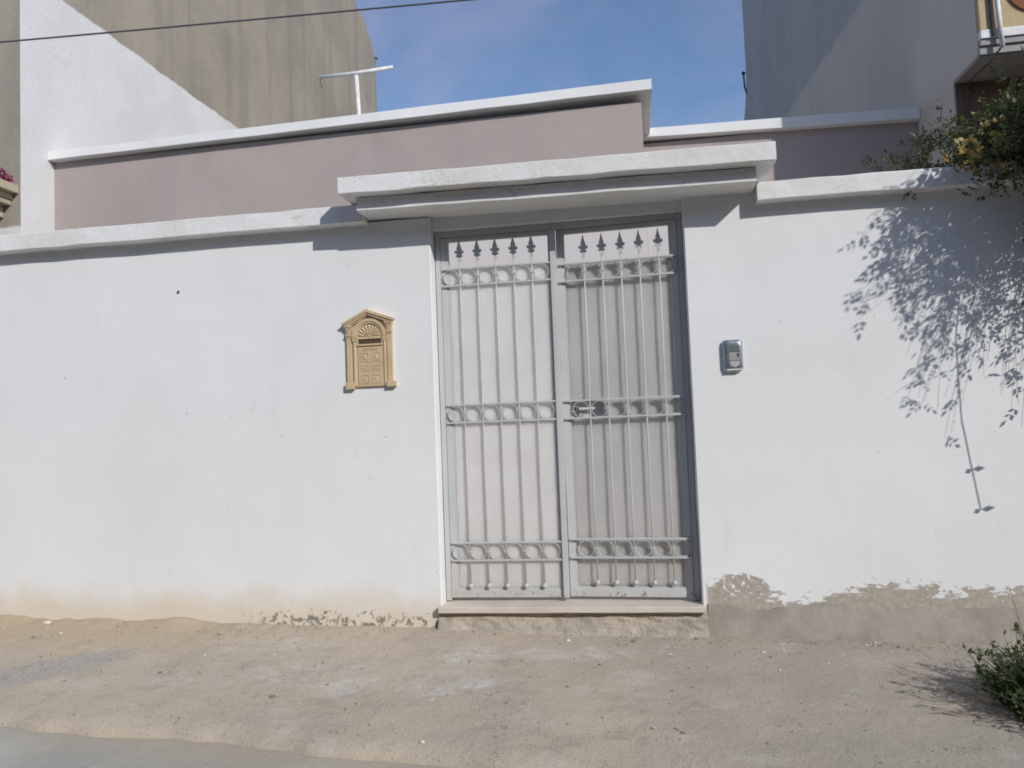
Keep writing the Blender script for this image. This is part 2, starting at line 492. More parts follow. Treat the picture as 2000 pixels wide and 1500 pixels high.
def slab(name, mat, parent, x0, x1, y0, y1, zb, zt, step=0.22, jit=0.003, r=0.008, seed=0, loc=None):
    """hand-cast slab: zb / zt are (left, right) heights; edges rounded and a little uneven"""
    bm = bmesh.new()
    n = max(2, int(abs(x1 - x0) / step))
    rr = random.Random(seed)
    prev = None
    prof_pts = lambda b, t: [(y0, b + r), (y0 + r * .3, b + r * .3), (y0 + r, b), (y1 - r, b), (y1, b + r), (y1, t - r), (y1 - r, t), (y0 + r, t), (y0 + r * .3, t - r * .3), (y0, t - r)]
    for i in range(n + 1):
        f = i / n
        x = x0 + (x1 - x0) * f
        b = zb[0] + (zb[1] - zb[0]) * f
        t_ = zt[0] + (zt[1] - zt[0]) * f
        ring = []
        ja, jb = rr.uniform(-jit, jit), rr.uniform(-jit, jit)
        end = i in (0, n)
        for (yy, z_) in prof_pts(b + ja, t_ + jb):
            jy = rr.uniform(-jit, jit) * .5 if yy < (y0 + y1) / 2 else 0
            ring.append(bm.verts.new((x, yy + jy, z_)))
        if prev:
            for k in range(len(ring)):
                bm.faces.new((prev[k], prev[(k + 1) % len(ring)], ring[(k + 1) % len(ring)], ring[k]))
        else:
            bm.faces.new(ring)
        prev = ring
    bm.faces.new(prev[::-1])
    return link_mesh(name, bm, mat, parent, loc=loc)


def tube(bm, pts, rad, seg=6, cap=True):
    """polyline tube; rad a number or one per point"""
    pts = [Vector(p) for p in pts]
    n = len(pts)
    rads = rad if isinstance(rad, (list, tuple)) else [rad] * n
    prev = None
    ref = Vector((0.31, 0.77, 0.55))
    for i, p in enumerate(pts):
        d = (pts[min(i + 1, n - 1)] - pts[max(i - 1, 0)]).normalized()
        a = d.cross(ref)
        if a.length < 0.05:
            a = d.cross(Vector((1, 0, 0)))
        a.normalize()
        b = d.cross(a)
        ring = [bm.verts.new(p + (a * math.cos(t) + b * math.sin(t)) * rads[i]) for t in [2 * math.pi * k / seg for k in range(seg)]]
        if prev:
            for k in range(seg):
                bm.faces.new((prev[k], prev[(k + 1) % seg], ring[(k + 1) % seg], ring[k]))
        elif cap:
            bm.faces.new(ring[::-1])
        prev = ring
    if cap:
        bm.faces.new(prev)


def prism(bm, pts, y0, y1, inset=0.0):
    """outline in (x,z) extruded from y0 (front) to y1 (back); optional chamfer at the front"""
    back = [bm.verts.new((x, y1, z)) for x, z in pts]
    if inset:
        cx = sum(p[0] for p in pts) / len(pts)
        cz = sum(p[1] for p in pts) / len(pts)
        mid = [bm.verts.new((x, y0 + inset, z)) for x, z in pts]
        front = []
        for x, z in pts:
            dx, dz = cx - x, cz - z
            L = max(1e-6, math.hypot(dx, dz))
            front.append(bm.verts.new((x + dx / L * inset, y0, z + dz / L * inset)))
        rings = [back, mid, front]
    else:
        rings = [back, [bm.verts.new((x, y0, z)) for x, z in pts]]
    n = len(pts)
    for a, b in zip(rings[:-1], rings[1:]):
        for k in range(n):
            bm.faces.new((a[k], a[(k + 1) % n], b[(k + 1) % n], b[k]))
    bm.faces.new(rings[-1])
    bm.faces.new(back[::-1])


def annulus(bm, cx, cz, r0, r1, y0, y1, a0=0.0, a1=2 * math.pi, n=24):
    full = abs(a1 - a0 - 2 * math.pi) < 1e-6
    cnt = n if full else n + 1
    R_ = []
    for i in range(cnt):
        a = a0 + (a1 - a0) * i / n
        c, s = math.cos(a), math.sin(a)
        R_.append([bm.verts.new((cx + c * r, y, cz + s * r)) for r, y in ((r0, y0), (r1, y0), (r1, y1), (r0, y1))])
    for i in range(n):
        a, b = R_[i], R_[(i + 1) % cnt]
        for k in range(4):
            bm.faces.new((a[k], a[(k + 1) % 4], b[(k + 1) % 4], b[k]))
    if not full:
        bm.faces.new(R_[0])
        bm.faces.new(R_[-1][::-1])


def ball(bm, c, r, seg=10, sx=1, sy=1, sz=1):
    m = Matrix.Translation(c) @ Matrix.Diagonal((sx, sy, sz, 1))
    bmesh.ops.create_uvsphere(bm, u_segments=seg, v_segments=max(5, seg // 2 + 1), radius=r, matrix=m)


def copy_part(src, parent, dx=0.0, dy=0.0, dz=0.0):
    o = src.copy()
    COL.objects.link(o)
    o.parent = parent
    o.location = src.location + Vector((dx, dy, dz))
    return o


# ------------------------------------------------------------------ ground, pavement, road
def base_z(x):
    return float(np.interp(x, [-9, -4.47, -1.3, 0.36, 2.1, 6], [0.13, 0.08, 0.018, -0.022, -0.06, -0.12]))


def edge_y(x):
    y = float(np.interp(x, [-9, -4.6, -3.23, -2.4, -1.6, -1.0, 0.2, 2, 6], [-1.24, -1.26, -1.31, -1.37, -1.46, -1.57, -1.80, -2.2, -3.1]))
    return y + 0.05 * (mnoise.noise((x * 1.7, 3.1, 0)) + 0.6 * mnoise.noise((x * 4.5, 9.1, 0)))


bm = bmesh.new()
g = 400
for vs in ([(-g, -g), (g, -g), (g, g), (-g, g)],):
    bm.faces.new([bm.verts.new((x, y, -0.22)) for x, y in vs])
tag(link_mesh('ground', bm, M['ground']), kind='structure')

bm = bmesh.new()
nx, ny = 120, 40
rows = []
for j in range(ny + 1):
    row = []
    for i in range(nx + 1):
        x = -12 + 24 * i / nx
        y = -9 + 8.6 * j / ny
        row.append(bm.verts.new((x, y, -0.145 - 0.004 * abs(y + 2) + 0.006 * mnoise.noise((x * 1.3, y * 1.3, 0)))))
    rows.append(row)
for j in range(ny):
    for i in range(nx):
        bm.faces.new((rows[j][i], rows[j][i + 1], rows[j + 1][i + 1], rows[j + 1][i]))
tag(link_mesh('road', bm, M['road'], smooth=True), kind='structure')

bm = bmesh.new()
xs = np.concatenate([np.arange(-9, -5, 0.12), np.arange(-5, 2.8, 0.026), np.arange(2.8, 6.2, 0.12)])
ny = 84
rows = []
for j in range(ny + 2):
    row = []
    for x in xs:
        ye = edge_y(x)
        f = min(j, ny) / ny
        y = 0.06 + (ye - 0.06) * f
        zb = base_z(x)
        z = zb + (-0.098 - zb) * f ** 1.15
        n1 = mnoise.noise((x * 1.1, y * 1.6, 0.3)) * 0.010
        n2 = mnoise.noise((x * 4.2, y * 5.0, 5.3)) * 0.0045
        n3 = mnoise.noise((x * 17, y * 17, 8.3)) * 0.0016
        z += n1 + n2 + n3
        # earth heaped along the foot of the left wall
        if x < -2.2:
            w = max(0.0, 1 - abs(y + 0.02) / 0.16)
            z += w * max(0.0, mnoise.noise((x * 2.3, 1.7, 2.2)) + 0.12) * 0.055 * min(1, (-2.2 - x) / 0.7)
            z += w * 0.012 * mnoise.noise((x * 11, y * 11, 3.3))
        # crumbling lip
        if f > 0.93:
            z -= ((f - 0.93) / 0.07) ** 2 * (0.022 + 0.02 * max(0, mnoise.noise((x * 2.6, 7.7, 1.0))))
        if j == ny + 1:
            z, y = -0.19, ye - 0.02
        row.append(bm.verts.new((x, y, z)))
    rows.append(row)
for j in range(ny + 1):
    for i in range(len(xs) - 1):
        bm.faces.new((rows[j][i], rows[j + 1][i], rows[j + 1][i + 1], rows[j][i + 1]))
tag(link_mesh('pavement', bm, M['pave'], smooth=True), kind='structure')

bm = bmesh.new()
bm.faces.new([bm.verts.new(p) for p in ((-6.35, 0.32, -0.02), (3.1, 0.32, -0.02), (3.1, 2.78, -0.02), (-6.35, 2.78, -0.02))])
tag(link_mesh('yard', bm, M['road']), kind='structure')


# unseen house added behind the photographer to block sky light and shade the road
opp = thing('shade_house', 'unseen tan two storey house added across the street for shade', 'house', (0, -11.2, -0.2))
bm = bmesh.new()
box(bm, -30, 34, -22, -11.2, -0.22, 6.9)
link_mesh('walls', bm, M['cement2'], opp)
bm = bmesh.new()
box(bm, -30.1, 34.1, -22.1, -11.05, 6.902, 7.1)
link_mesh('roof_cap', bm, M['greytrim'], opp)
for wx in (-14, -9, -4, 1, 6, 11):
    for wz in (1.1, 4.2):
        bm = bmesh.new()
        box(bm, wx, wx + 1.2, -11.23, -11.17, wz, wz + 1.3)
        wf = link_mesh('window', bm, M['brown'], opp)
        bm = bmesh.new()
        box(bm, wx - 0.1, wx + 1.3, -11.24, -11.05, wz - 0.08, wz - 0.002)
        link_mesh('sill', bm, M['greytrim'], wf, loc=(wx, -11.2, wz))


# ------------------------------------------------------------------ street wall with copings and canopy
wall = thing('boundary_wall', 'whitewashed street wall with concrete copings and a canopy over the grey gate', 'wall', (-0.475, 0, 0))


def wall_panel(x0, x1, z1, ends):
    bm = bmesh.new()
    n = max(2, int((x1 - x0) / 0.16))
    m = 20
    def surf(x, z):
        return 0.0035 * mnoise.noise((x * 0.9, z * 0.9, 1.0)) + 0.0018 * mnoise.noise((x * 5, z * 5, 4.0)) - 0.002
    rows = []
    for j in range(m + 1):
        z = -0.2 + (z1 + 0.2) * j / m
        row = []
        for i in range(n + 1):
            x = x0 + (x1 - x0) * i / n
            row.append(bm.verts.new((x, surf(x, z), z)))
        rows.append(row)
    for j in range(m):
        for i in range(n):
            bm.faces.new((rows[j][i], rows[j][i + 1], rows[j + 1][i + 1], rows[j + 1][i]))
    # returns (reveals), slightly rounded arris
    def ret(i, sgn):
        prev = [r[i] for r in rows]
        for (dx, y) in ((0.004 * sgn, 0.006), (0.006 * sgn, 0.016), (0.006 * sgn, 0.30)):
            cur = []
            for k, r in enumerate(rows):
                v = r[i].co
                j_ = 0.0035 * mnoise.noise((v.z * 3.1, i, 2.0)) + 0.002 * mnoise.noise((v.z * 13, i, 5.0))
                cur.append(bm.verts.new((v.x + dx + j_, y, v.z)))
            for k in range(m):
                bm.faces.new((prev[k], prev[k + 1], cur[k + 1], cur[k]))
            prev = cur
        return prev
    a = ret(0, -1)
    b = ret(n, 1)
    for k in range(m):
        bm.faces.new((a[k], a[k + 1], b[k + 1], b[k]))
    bm.faces.new((a[-1], *[r for r in rows[-1]], b[-1]))
    return link_mesh('wall_panel', bm, M['wall'], wall, smooth=False)


wall_panel(-10.0, -1.287, 2.655, 1)
tag(wall_panel(0.337, 7.0, 2.648, 0), label='right wall panel with flaked paint along its foot')
slab('coping', M['coping'], wall, -10.0, -1.695, -0.10, 0.40, (2.646, 2.636), (2.768, 2.751), 0.2, 0.003, 0.006, 3)
tag(slab('coping', M['coping'], wall, 0.765, 7.0, -0.10, 0.40, (2.563, 2.53), (2.675, 2.635), 0.16, 0.003, 0.007, 4), label='right coping, one step lower')
can = slab('canopy', M['coping'], wall, -1.690, 0.744, -0.23, 0.36, (2.668, 2.639), (2.752, 2.724), 0.16, 0.0018, 0.005, 5)
slab('canopy_slab', M['coping'], can, -1.776, 0.845, -0.32, 0.42, (2.757, 2.729), (2.862, 2.836), 0.13, 0.0028, 0.006, 6, loc=(-0.475, 0, 2.75))
bm = bmesh.new()
box(bm, -1.30, 0.35, 0.05, 0.29, 2.580, 2.665)
link_mesh('lintel', bm, M['wall'], wall)
# rough step under the sill
bm = bmesh.new()
n, m = 70, 8
rows = []
for j in range(m + 1):
    row = []
    for i in range(n + 1):
        x = -1.30 + 1.66 * i / n
        zb = base_z(x) - 0.03
        f = j / m
        z = 0.118 + (zb - 0.118) * f
        y = -0.006 - 0.075 * f ** 1.6 + 0.022 * mnoise.noise((x * 5, f * 2.2, 1)) * (0.3 + f) + 0.012 * mnoise.noise((x * 15, f * 6, 2))
        row.append(bm.verts.new((x, min(y, 0.004), z)))
    rows.append(row)
for j in range(m):
    for i in range(n):
        bm.faces.new((rows[j][i], rows[j + 1][i], rows[j + 1][i + 1], rows[j][i + 1]))
bk = [[bm.verts.new((x, 0.25, z)) for z in (0.118, -0.06)] for x in (-1.30, 0.36)]
bm.faces.new((*rows[0], bk[1][0], bk[0][0]))
bm.faces.new((*[r[0] for r in rows], bk[0][1], bk[0][0]))
bm.faces.new((*[r[-1] for r in rows], bk[1][1], bk[1][0]))
link_mesh('step_base', bm, M['mortar'], wall)
slab('door_sill', M['marble'], wall, -1.293, 0.350, -0.055, 0.26, (0.119, 0.125), (0.157, 0.160), 0.2, 0.0012, 0.004, 8)
# cement plinth along the right foot: a thin coat with a ragged top
bm = bmesh.new()
n = 330
top, bot, topb = [], [], []
for i in range(n + 1):
    x = 0.362 + 5.6 * i / n
    h = 0.165 + 0.030 * mnoise.noise((x * 2.1, 0.5, 0)) + 0.022 * mnoise.noise((x * 8, 1.5, 0)) + 0.010 * mnoise.noise((x * 26, 2.5, 0)) - 0.012 * (x - 0.4)
    if x > 1.35:
        h += 0.05 * max(0.0, mnoise.noise((x * 1.5 + 0.4, 4.4, 0)) + 0.1)
    bot.append(bm.verts.new((x, -0.014, base_z(x) - 0.05)))
    top.append(bm.verts.new((x, -0.011 + 0.002 * mnoise.noise((x * 6, 0, 0)), h)))
    topb.append(bm.verts.new((x, 0.006, h + 0.003)))
for i in range(n):
    bm.faces.new((bot[i], bot[i + 1], top[i + 1], top[i]))
    bm.faces.new((top[i], top[i + 1], topb[i + 1], topb[i]))
link_mesh('plinth', bm, M['plinth'], wall)


# ------------------------------------------------------------------ gate
gate = thing('entrance_gate', 'pale grey double iron gate with spear tips and rows of rings', 'gate', (-0.475, 0.10, 0.16))
bm = bmesh.new()
F0 = 0.100
box(bm, -1.276, -1.243, F0, F0 + 0.06, 0.164, 2.579, 0.002)        # left post
box(bm, 0.292, 0.327, F0, F0 + 0.06, 0.164, 2.579, 0.002)          # right post
box(bm, -1.243, 0.292, F0 + 0.001, F0 + 0.058, 2.540, 2.578, 0.002)  # head
link_mesh('gate_frame', bm, M['gate'], gate)


def spear_pts():
    h = [(0.0040, 0.0), (0.0105, 0.004), (0.0125, 0.010), (0.0095, 0.016), (0.0060, 0.021), (0.0075, 0.027), (0.0165, 0.029), (0.0225, 0.034), (0.0205, 0.041), (0.0125, 0.043),
         (0.0115, 0.049), (0.0200, 0.051), (0.0290, 0.058), (0.0305, 0.066), (0.0265, 0.073), (0.0185, 0.071), (0.0130, 0.073), (0.0155, 0.079), (0.0165, 0.086), (0.0125, 0.096), (0.0075, 0.112), (0.0042, 0.128), (0.0015, 0.144)]
    return [(x, z) for x, z in h] + [(-x, z) for x, z in h[::-1]]


def make_leaf(x0, x1, rails, bars, zspear, zball, ytilt, hinge_right, label):
    """x0..x1 outer edges; one leaf = framed mesh that carries sheet, bars, rails, rings, spears, balls"""
    hx = x1 if hinge_right else x0
    hinge = (hx, F0 + 0.02, 0.18)
    dyl = -0.016 if hinge_right else 0.0
    YF = F0 + 0.004
    zt, zb = 2.535, 0.182
    bm = bmesh.new()
    st = 0.034
    box(bm, x0, x0 + st, YF, YF + 0.040, zb, zt, 0.002)
    box(bm, x1 - st, x1, YF if hinge_right else YF - 0.021, YF + 0.040, zb, zt, 0.002)
    box(bm, x0 + st, x1 - st, YF + 0.001, YF + 0.038, zb, zb + 0.050, 0.002)
    box(bm, x0 + st, x1 - st, YF + 0.001, YF + 0.038, zt - 0.026, zt, 0.002)
    # glazing bead that steps in from the frame
    box(bm, x0 + st, x0 + st + 0.016, YF + 0.004, YF + 0.037, zb + 0.05, zt - 0.026)
    box(bm, x1 - st - 0.014, x1 - st, YF + 0.004, YF + 0.037, zb + 0.05, zt - 0.026)
    box(bm, x0 + st + 0.016, x1 - st - 0.014, YF + 0.004, YF + 0.036, zb + 0.05, zb + 0.062)
    leaf = link_mesh('gate_leaf', bm, M['gate'], gate, loc=hinge)
    tag(leaf, label=label)
    # backing sheet up to the top ring row
    bm = bmesh.new()
    ys = YF + (0.026 if hinge_right else 0.008)
    hole = not hinge_right is False
    zs = [zb + 0.04, rails[2][1] + 0.004, rails[2][0] - 0.004, rails[0][0] + 0.006] if False else None
    zlo, zhi = zb + 0.04, rails[0][0] + 0.012
    xa, xb = x0 + 0.02, x1 - 0.02
    if hinge_right:
        hx0, hx1, hz0, hz1 = x0 + 0.03, x0 + 0.258, rails[1][1] + 0.003, rails[1][0] - 0.003
        gx, gz = [xa, hx0, hx1, xb], [zlo, hz0, hz1, zhi]
        V = [[(bm.verts.new((x, ys, z)), bm.verts.new((x, ys + 0.003, z))) for z in gz] for x in gx]
        for i in range(3):
            for j in range(3):
                if (i, j) == (1, 1):
                    continue
                for k in (0, 1):
                    bm.faces.new((V[i][j][k], V[i + 1][j][k], V[i + 1][j + 1][k], V[i][j + 1][k]))
    else:
        box(bm, xa, xb, ys, ys + 0.003, zlo, zhi)
    link_mesh('backing_sheet', bm, M['sheet_shaded' if hinge_right else 'sheet'], leaf)
    if hinge_right:
        bm = bmesh.new()
        box(bm, x0 + 0.028, x0 + 0.262, ys + 0.045, ys + 0.060, rails[1][1] - 0.03, rails[1][0] + 0.03, 0.002)
        annulus(bm, x0 + 0.066, rails[1][1] + 0.060, 0.012, 0.020, ys + 0.020, ys + 0.045, 0, 2 * math.pi, 14)
        tag(link_mesh('lock_plate', bm, M['whitepaint'], leaf), label='pale lock plate seen through the cut in the sheet')
    # rails
    yr0, yr1 = YF - 0.017, YF - 0.0005
    first = None
    for top, bot in rails:
        for z in (top, bot):
            bm = bmesh.new()
            box(bm, x0 + 0.014, x1 - 0.004 if hinge_right else x1 - st - 0.0005, yr0, yr1, z - 0.006, z + 0.006, 0.0015)
            link_mesh('rail', bm, M['gate'], leaf)
    # bars, spears, balls
    rb = 0.0056
    yb = YF - 0.010
    sp0 = bl0 = br0 = None
    for i, bx in enumerate(bars):
        if br0 is None:
            bm = bmesh.new()
            tube(bm, [(bx, yb, zball), (bx, yb, 0.9), (bx, yb, 1.7), (bx, yb, zspear + 0.006)], rb, 8)
            br0 = link_mesh('bar', bm, M['gate'], leaf, smooth=True)
            bm = bmesh.new()
            prism(bm, [(bx + x, zspear + z) for x, z in spear_pts()], yb - 0.007, yb + 0.007)
            sp0 = link_mesh('spear', bm, M['gate'], leaf)
            bm = bmesh.new()
            ball(bm, (bx, yb, zball), 0.0165, 12)
            bl0 = link_mesh('ball', bm, M['gate'], leaf, smooth=True)
            b0 = bx
        else:
            for s_ in (br0, sp0, bl0):
                c = copy_part(s_, leaf, bx - b0)
                if s_ is sp0:
                    c.rotation_euler = (0, R(random.uniform(-1.2, 1.2)), R(random.uniform(-9, 9)))
                    c.rotation_euler = (0, 0, 0)
    # rings and collars
    gaps = list(bars)
    w = (bars[-1] - bars[0]) / 4
    cs = [bars[0] - w / 2] + [b + w / 2 for b in bars]
    r0 = c0 = None
    for top, bot in rails:
        zc = (top + bot) / 2
        rr_ = (top - bot) / 2 - 0.005
        for cx in cs:
            if r0 is None:
                bm = bmesh.new()
                annulus(bm, cx, zc, rr_ - 0.0036, rr_, yr0 + 0.001, yr1, n=32)
                r0 = link_mesh('ring', bm, M['gate'], leaf)
                r00 = (cx, zc)
            else:
                copy_part(r0, leaf, cx - r00[0], 0, zc - r00[1])
        for bx in bars:
            if c0 is None:
                bm = bmesh.new()
                box(bm, bx - 0.014, bx + 0.014, yr0 - 0.002, yr1 + 0.001, zc - 0.004, zc + 0.004)
                c0 = link_mesh('collar', bm, M['gate'], leaf)
                c00 = (bx, zc)
            else:
                copy_part(c0, leaf, bx - c00[0], 0, zc - c00[1])
    # screw heads along the inner bead
    bm = bmesh.new()
    for z in (0.35, 0.9, 1.15, 1.75, 2.0):
        ball(bm, (x0 + st + 0.008, YF + 0.011, z + 0.03 * (1 if hinge_right else -1)), 0.004, 6)
    tag(link_mesh('screws', bm, M['rustmed'], leaf), kind='stuff')
    leaf.rotation_euler = (0, 0, ytilt)
    leaf.location.y += dyl
    return leaf


make_leaf(-1.241, -0.478, ((2.322, 2.210), (1.425, 1.310), (0.533, 0.421)), (-1.112, -0.992, -0.872, -0.752, -0.633),
          2.370, 0.258, 0.0, False, 'left leaf of the gate with an unbroken backing sheet')
make_leaf(-0.474, 0.290, ((2.307, 2.194), (1.422, 1.309), (0.543, 0.428)), (-0.297, -0.179, -0.0605, 0.0565, 0.1775),
          2.345, 0.273, R(-3.2), True, 'right leaf of the gate, a little ajar')


# ------------------------------------------------------------------ letter box
def lb_mesh(name, bm, mat, parent, **k):
    for v in bm.verts:                                   # the relief is shallow
        v.co.y *= 0.66
    return link_mesh(name, bm, mat, parent, **k)


lb = thing('letter_box', 'cream moulded letter box shaped like a small doorway on the white wall', 'letter box', (-1.712, 0, 1.556))


def L(zx, zy):
    """detail sketch units -> wall x,z"""
    return (-1.712 + (zx - 735) / 6 * 0.00345, 1.556 + (1255 - zy) / 6 * 0.00338)


def lbox(bm, zx0, zx1, zy0, zy1, y0, y1, bev=0.002):
    a, b = L(zx0, zy1), L(zx1, zy0)
    box(bm, a[0], b[0], y0, y1, a[1], b[1], bev)


bm = bmesh.new()                                         # body: plain back plate with arched top zone
prism(bm, [L(475, 1235), L(1005, 1235), L(1005, 470), L(735, 372), L(475, 490)], -0.022, 0.004)
lb_mesh('back_plate', bm, M['letter'], lb)
bm = bmesh.new()                                         # raking pediment
prism(bm, [L(422, 492), L(728, 335), L(1046, 455), L(1030, 480), L(728, 368), L(445, 512)], -0.070, 0.003, 0.003)
prism(bm, [L(448, 506), L(728, 362), L(1028, 474), L(1010, 505), L(728, 392), L(470, 530)], -0.058, 0.003, 0.003)
prism(bm, [L(475, 528), L(728, 388), L(1008, 500), L(995, 522), L(728, 410), L(490, 545)], -0.044, 0.003, 0.002)
lb_mesh('pediment', bm, M['letter'], lb)
for side in (0, 1):
    o0, o1 = ((472, 528), (952, 1010))[side]
    i0, i1 = ((543, 592), (903, 946))[side]
    dz = (18, -8)[side]
    bm = bmesh.new()
    lbox(bm, o0, o1, 640 + dz, 1190, -0.034, 0.002)
    lbox(bm, o0 - 22, o1 + 10, 488 + dz, 520 + dz, -0.054, 0.002)
    lbox(bm, o0 - 10, o1 + 6, 520 + dz, 545 + dz, -0.045, 0.002)
    lbox(bm, o0 - 2, o1 + 2, 545 + dz, 600 + dz, -0.040, 0.002)
    for k in range(3):
        xx = o0 + 8 + k * (o1 - o0 - 16) / 3
        lbox(bm, xx, xx + (o1 - o0 - 16) / 3 - 5, 548 + dz, 597 + dz, -0.0445, -0.035, 0.001)
    lbox(bm, o0 - 6, o1 + 5, 600 + dz, 622 + dz, -0.047, 0.002)
    lbox(bm, o0 - 1, o1 + 1, 622 + dz, 642 + dz, -0.039, 0.002)
    lbox(bm, o0 - 16 + side * 6, o1 + (30 if side == 0 else 38), 1178, 1256 if side == 0 else 1246, -0.052, 0.002, 0.003)
    lb_mesh('pilaster', bm, M['letter'], lb)
    bm = bmesh.new()
    cx = (L(i0, 0)[0] + L(i1, 0)[0]) / 2
    rad = (L(i1, 0)[0] - L(i0, 0)[0]) / 2 * 0.82
    tube(bm, [(cx, -0.028, L(0, 1225)[1]), (cx, -0.028, L(0, 950)[1]), (cx, -0.028, L(0, 700)[1])], rad, 12)
    lbox(bm, i0 - 6, i1 + 8, 655, 672, -0.047, -0.015)
    lbox(bm, i0, i1 + 2, 672, 705, -0.043, -0.015)
    lb_mesh('column', bm, M['letter'], lb, smooth=False)
bm = bmesh.new()
ac = L(742, 650)
s6 = 0.00345 / 6
annulus(bm, ac[0], ac[1], 172 * s6, 204 * s6, -0.044, -0.01, 0, math.pi, 28)
annulus(bm, ac[0], ac[1], 150 * s6, 172 * s6, -0.036, -0.01, 0, math.pi, 28)
lb_mesh('arch', bm, M['letter'], lb)
bm = bmesh.new()
for k in range(9):
    a = math.pi * (k + 0.5) / 9
    d, p = Vector((math.cos(a), 0, math.sin(a))), Vector((-math.sin(a), 0, math.cos(a)))
    c = Vector((ac[0], -0.024, ac[1]))
    r1, w1 = 138 * s6, 20 * s6
    pts = [c + d * (22 * s6), c + d * r1 * 0.55 + p * w1 * .55, c + d * r1 * 0.9 + p * w1, c + d * r1, c + d * r1 * 0.9 - p * w1, c + d * r1 * 0.55 - p * w1 * .55]
    base = [bm.verts.new(q) for q in pts]
    ridge = [bm.verts.new(c + d * (24 * s6) + Vector((0, -0.004, 0))), bm.verts.new(c + d * r1 * 0.86 + Vector((0, -0.013, 0)))]
    for tri in ((base[0], base[1], ridge[0]), (base[1], base[2], ridge[1], ridge[0]), (base[2], base[3], ridge[1]), (base[3], base[4], ridge[1]), (base[4], base[5], ridge[0], ridge[1]), (base[5], base[0], ridge[0])):
        bm.faces.new(tri)
ball(bm, (ac[0], -0.026, ac[1] + 0.002), 0.0065, 8)
lb_mesh('fan_shell', bm, M['letter'], lb)
bm = bmesh.new()
lbox(bm, 597, 900, 665, 680, -0.036, -0.015, 0.001)
lbox(bm, 597, 900, 738, 758, -0.040, -0.015, 0.001)
lbox(bm, 597, 612, 680, 738, -0.036, -0.015, 0.001)
lbox(bm, 887, 900, 680, 738, -0.036, -0.015, 0.001)
sf = lb_mesh('slot_frame', bm, M['letter'], lb)
bm = bmesh.new()
lbox(bm, 613, 886, 681, 737, -0.0245, -0.021, 0)
lb_mesh('slot', bm, M['slot'], lb)
bm = bmesh.new()
lbox(bm, 606, 902, 772, 1232, -0.030, -0.015, 0.002)
door = lb_mesh('door', bm, M['letter'], lb)
for (a, b) in ((640, 732), (775, 866)):
    for (c, d) in ((842, 942), (988, 1048), (1098, 1198)):
        bm = bmesh.new()
        (xa, za), (xb, zb_) = L(a, d), L(b, c)
        w = 0.004
        for q in ((xa, xb, za, za + w), (xa, xb, zb_ - w, zb_), (xa, xa + w, za + w, zb_ - w), (xb - w, xb, za + w, zb_ - w)):
            box(bm, q[0], q[1], -0.0345, -0.028, q[2], q[3])
        i_ = 0.010
        vs = [bm.verts.new((x, -0.0302, z)) for x, z in ((xa + i_, za + i_), (xb - i_, za + i_), (xb - i_, zb_ - i_), (xa + i_, zb_ - i_))]
        top = bm.verts.new(((xa + xb) / 2, -0.037, (za + zb_) / 2))
        for k in range(4):
            bm.faces.new((vs[k], vs[(k + 1) % 4], top))
        lb_mesh('door_panel', bm, M['letter'], door)


def text_mesh(name, body, size, mat, parent, loc, ext=0.001):
    cu = bpy.data.curves.new(name, 'FONT')
    cu.body, cu.size, cu.extrude = body, size, ext
    cu.align_x, cu.align_y = 'CENTER', 'CENTER'
    cu.space_character = 1.22
    tmp = bpy.data.objects.new('tmp_text', cu)
    COL.objects.link(tmp)
    dg = bpy.context.evaluated_depsgraph_get()
    me = bpy.data.meshes.new_from_object(tmp.evaluated_get(dg))
    bpy.data.objects.remove(tmp)
    bm = bmesh.new()
    bm.from_mesh(me)
    bpy.data.meshes.remove(me)
    bm.transform(Matrix.Translation(loc) @ Matrix.Rotation(R(90), 4, 'X'))
    return lb_mesh(name, bm, mat, parent)


tx = L(748, 806)
text_mesh('lettering', 'LETTRES', 0.0235, M['inkletter'], door, (tx[0], -0.0305, tx[1]))


# ------------------------------------------------------------------ intercom
ic = thing('intercom', 'silver door intercom with round speaker grille right of the gate', 'intercom', (0.585, 0, 1.65))


def rrect(cx, cz, w, h, r_top, r_bot, n=7):
    pts = []
    for (sx, sz, r, a0) in ((1, 1, r_top, 0), (-1, 1, r_top, 90), (-1, -1, r_bot, 180), (1, -1, r_bot, 270)):
        for k in range(n + 1):
            a = R(a0 + 90 * k / n)
            pts.append((cx + sx * (w / 2 - r) + r * math.cos(a), cz + sz * (h / 2 - r) + r * math.sin(a)))
    return pts


def loft(bm, rings):
    prev = None
    for y, pts in rings:
        cur = [bm.verts.new((x, y, z)) for x, z in pts]
        if prev:
            n = len(cur)
            for k in range(n):
                bm.faces.new((prev[k], prev[(k + 1) % n], cur[(k + 1) % n], cur[k]))
        prev = cur
    bm.faces.new(prev)


icx, icz = 0.583, 1.648
bm = bmesh.new()
loft(bm, [(0.004, rrect(icx, icz, 0.118, 0.196, 0.020, 0.030)), (-0.016, rrect(icx, icz, 0.118, 0.196, 0.020, 0.030)),
          (-0.024, rrect(icx, icz, 0.112, 0.190, 0.022, 0.032)), (-0.032, rrect(icx + .002, icz, 0.096, 0.172, 0.026, 0.034)),
          (-0.0345, rrect(icx + .002, icz, 0.080, 0.152, 0.024, 0.034))])
link_mesh('housing', bm, M['steel'], ic, smooth=False)
bm = bmesh.new()                                          # arched hood over the buttons
pts = []
for k in range(15):
    a = math.pi * k / 14
    pts.append((icx + 0.003 + 0.038 * math.cos(a), icz + 0.042 + 0.030 * math.sin(a)))
pts += [(icx - 0.035, icz + 0.022), (icx + 0.041, icz + 0.022)]
prism(bm, pts, -0.0425, -0.030, 0.004)
link_mesh('hood', bm, M['steel'], ic)
bm = bmesh.new()
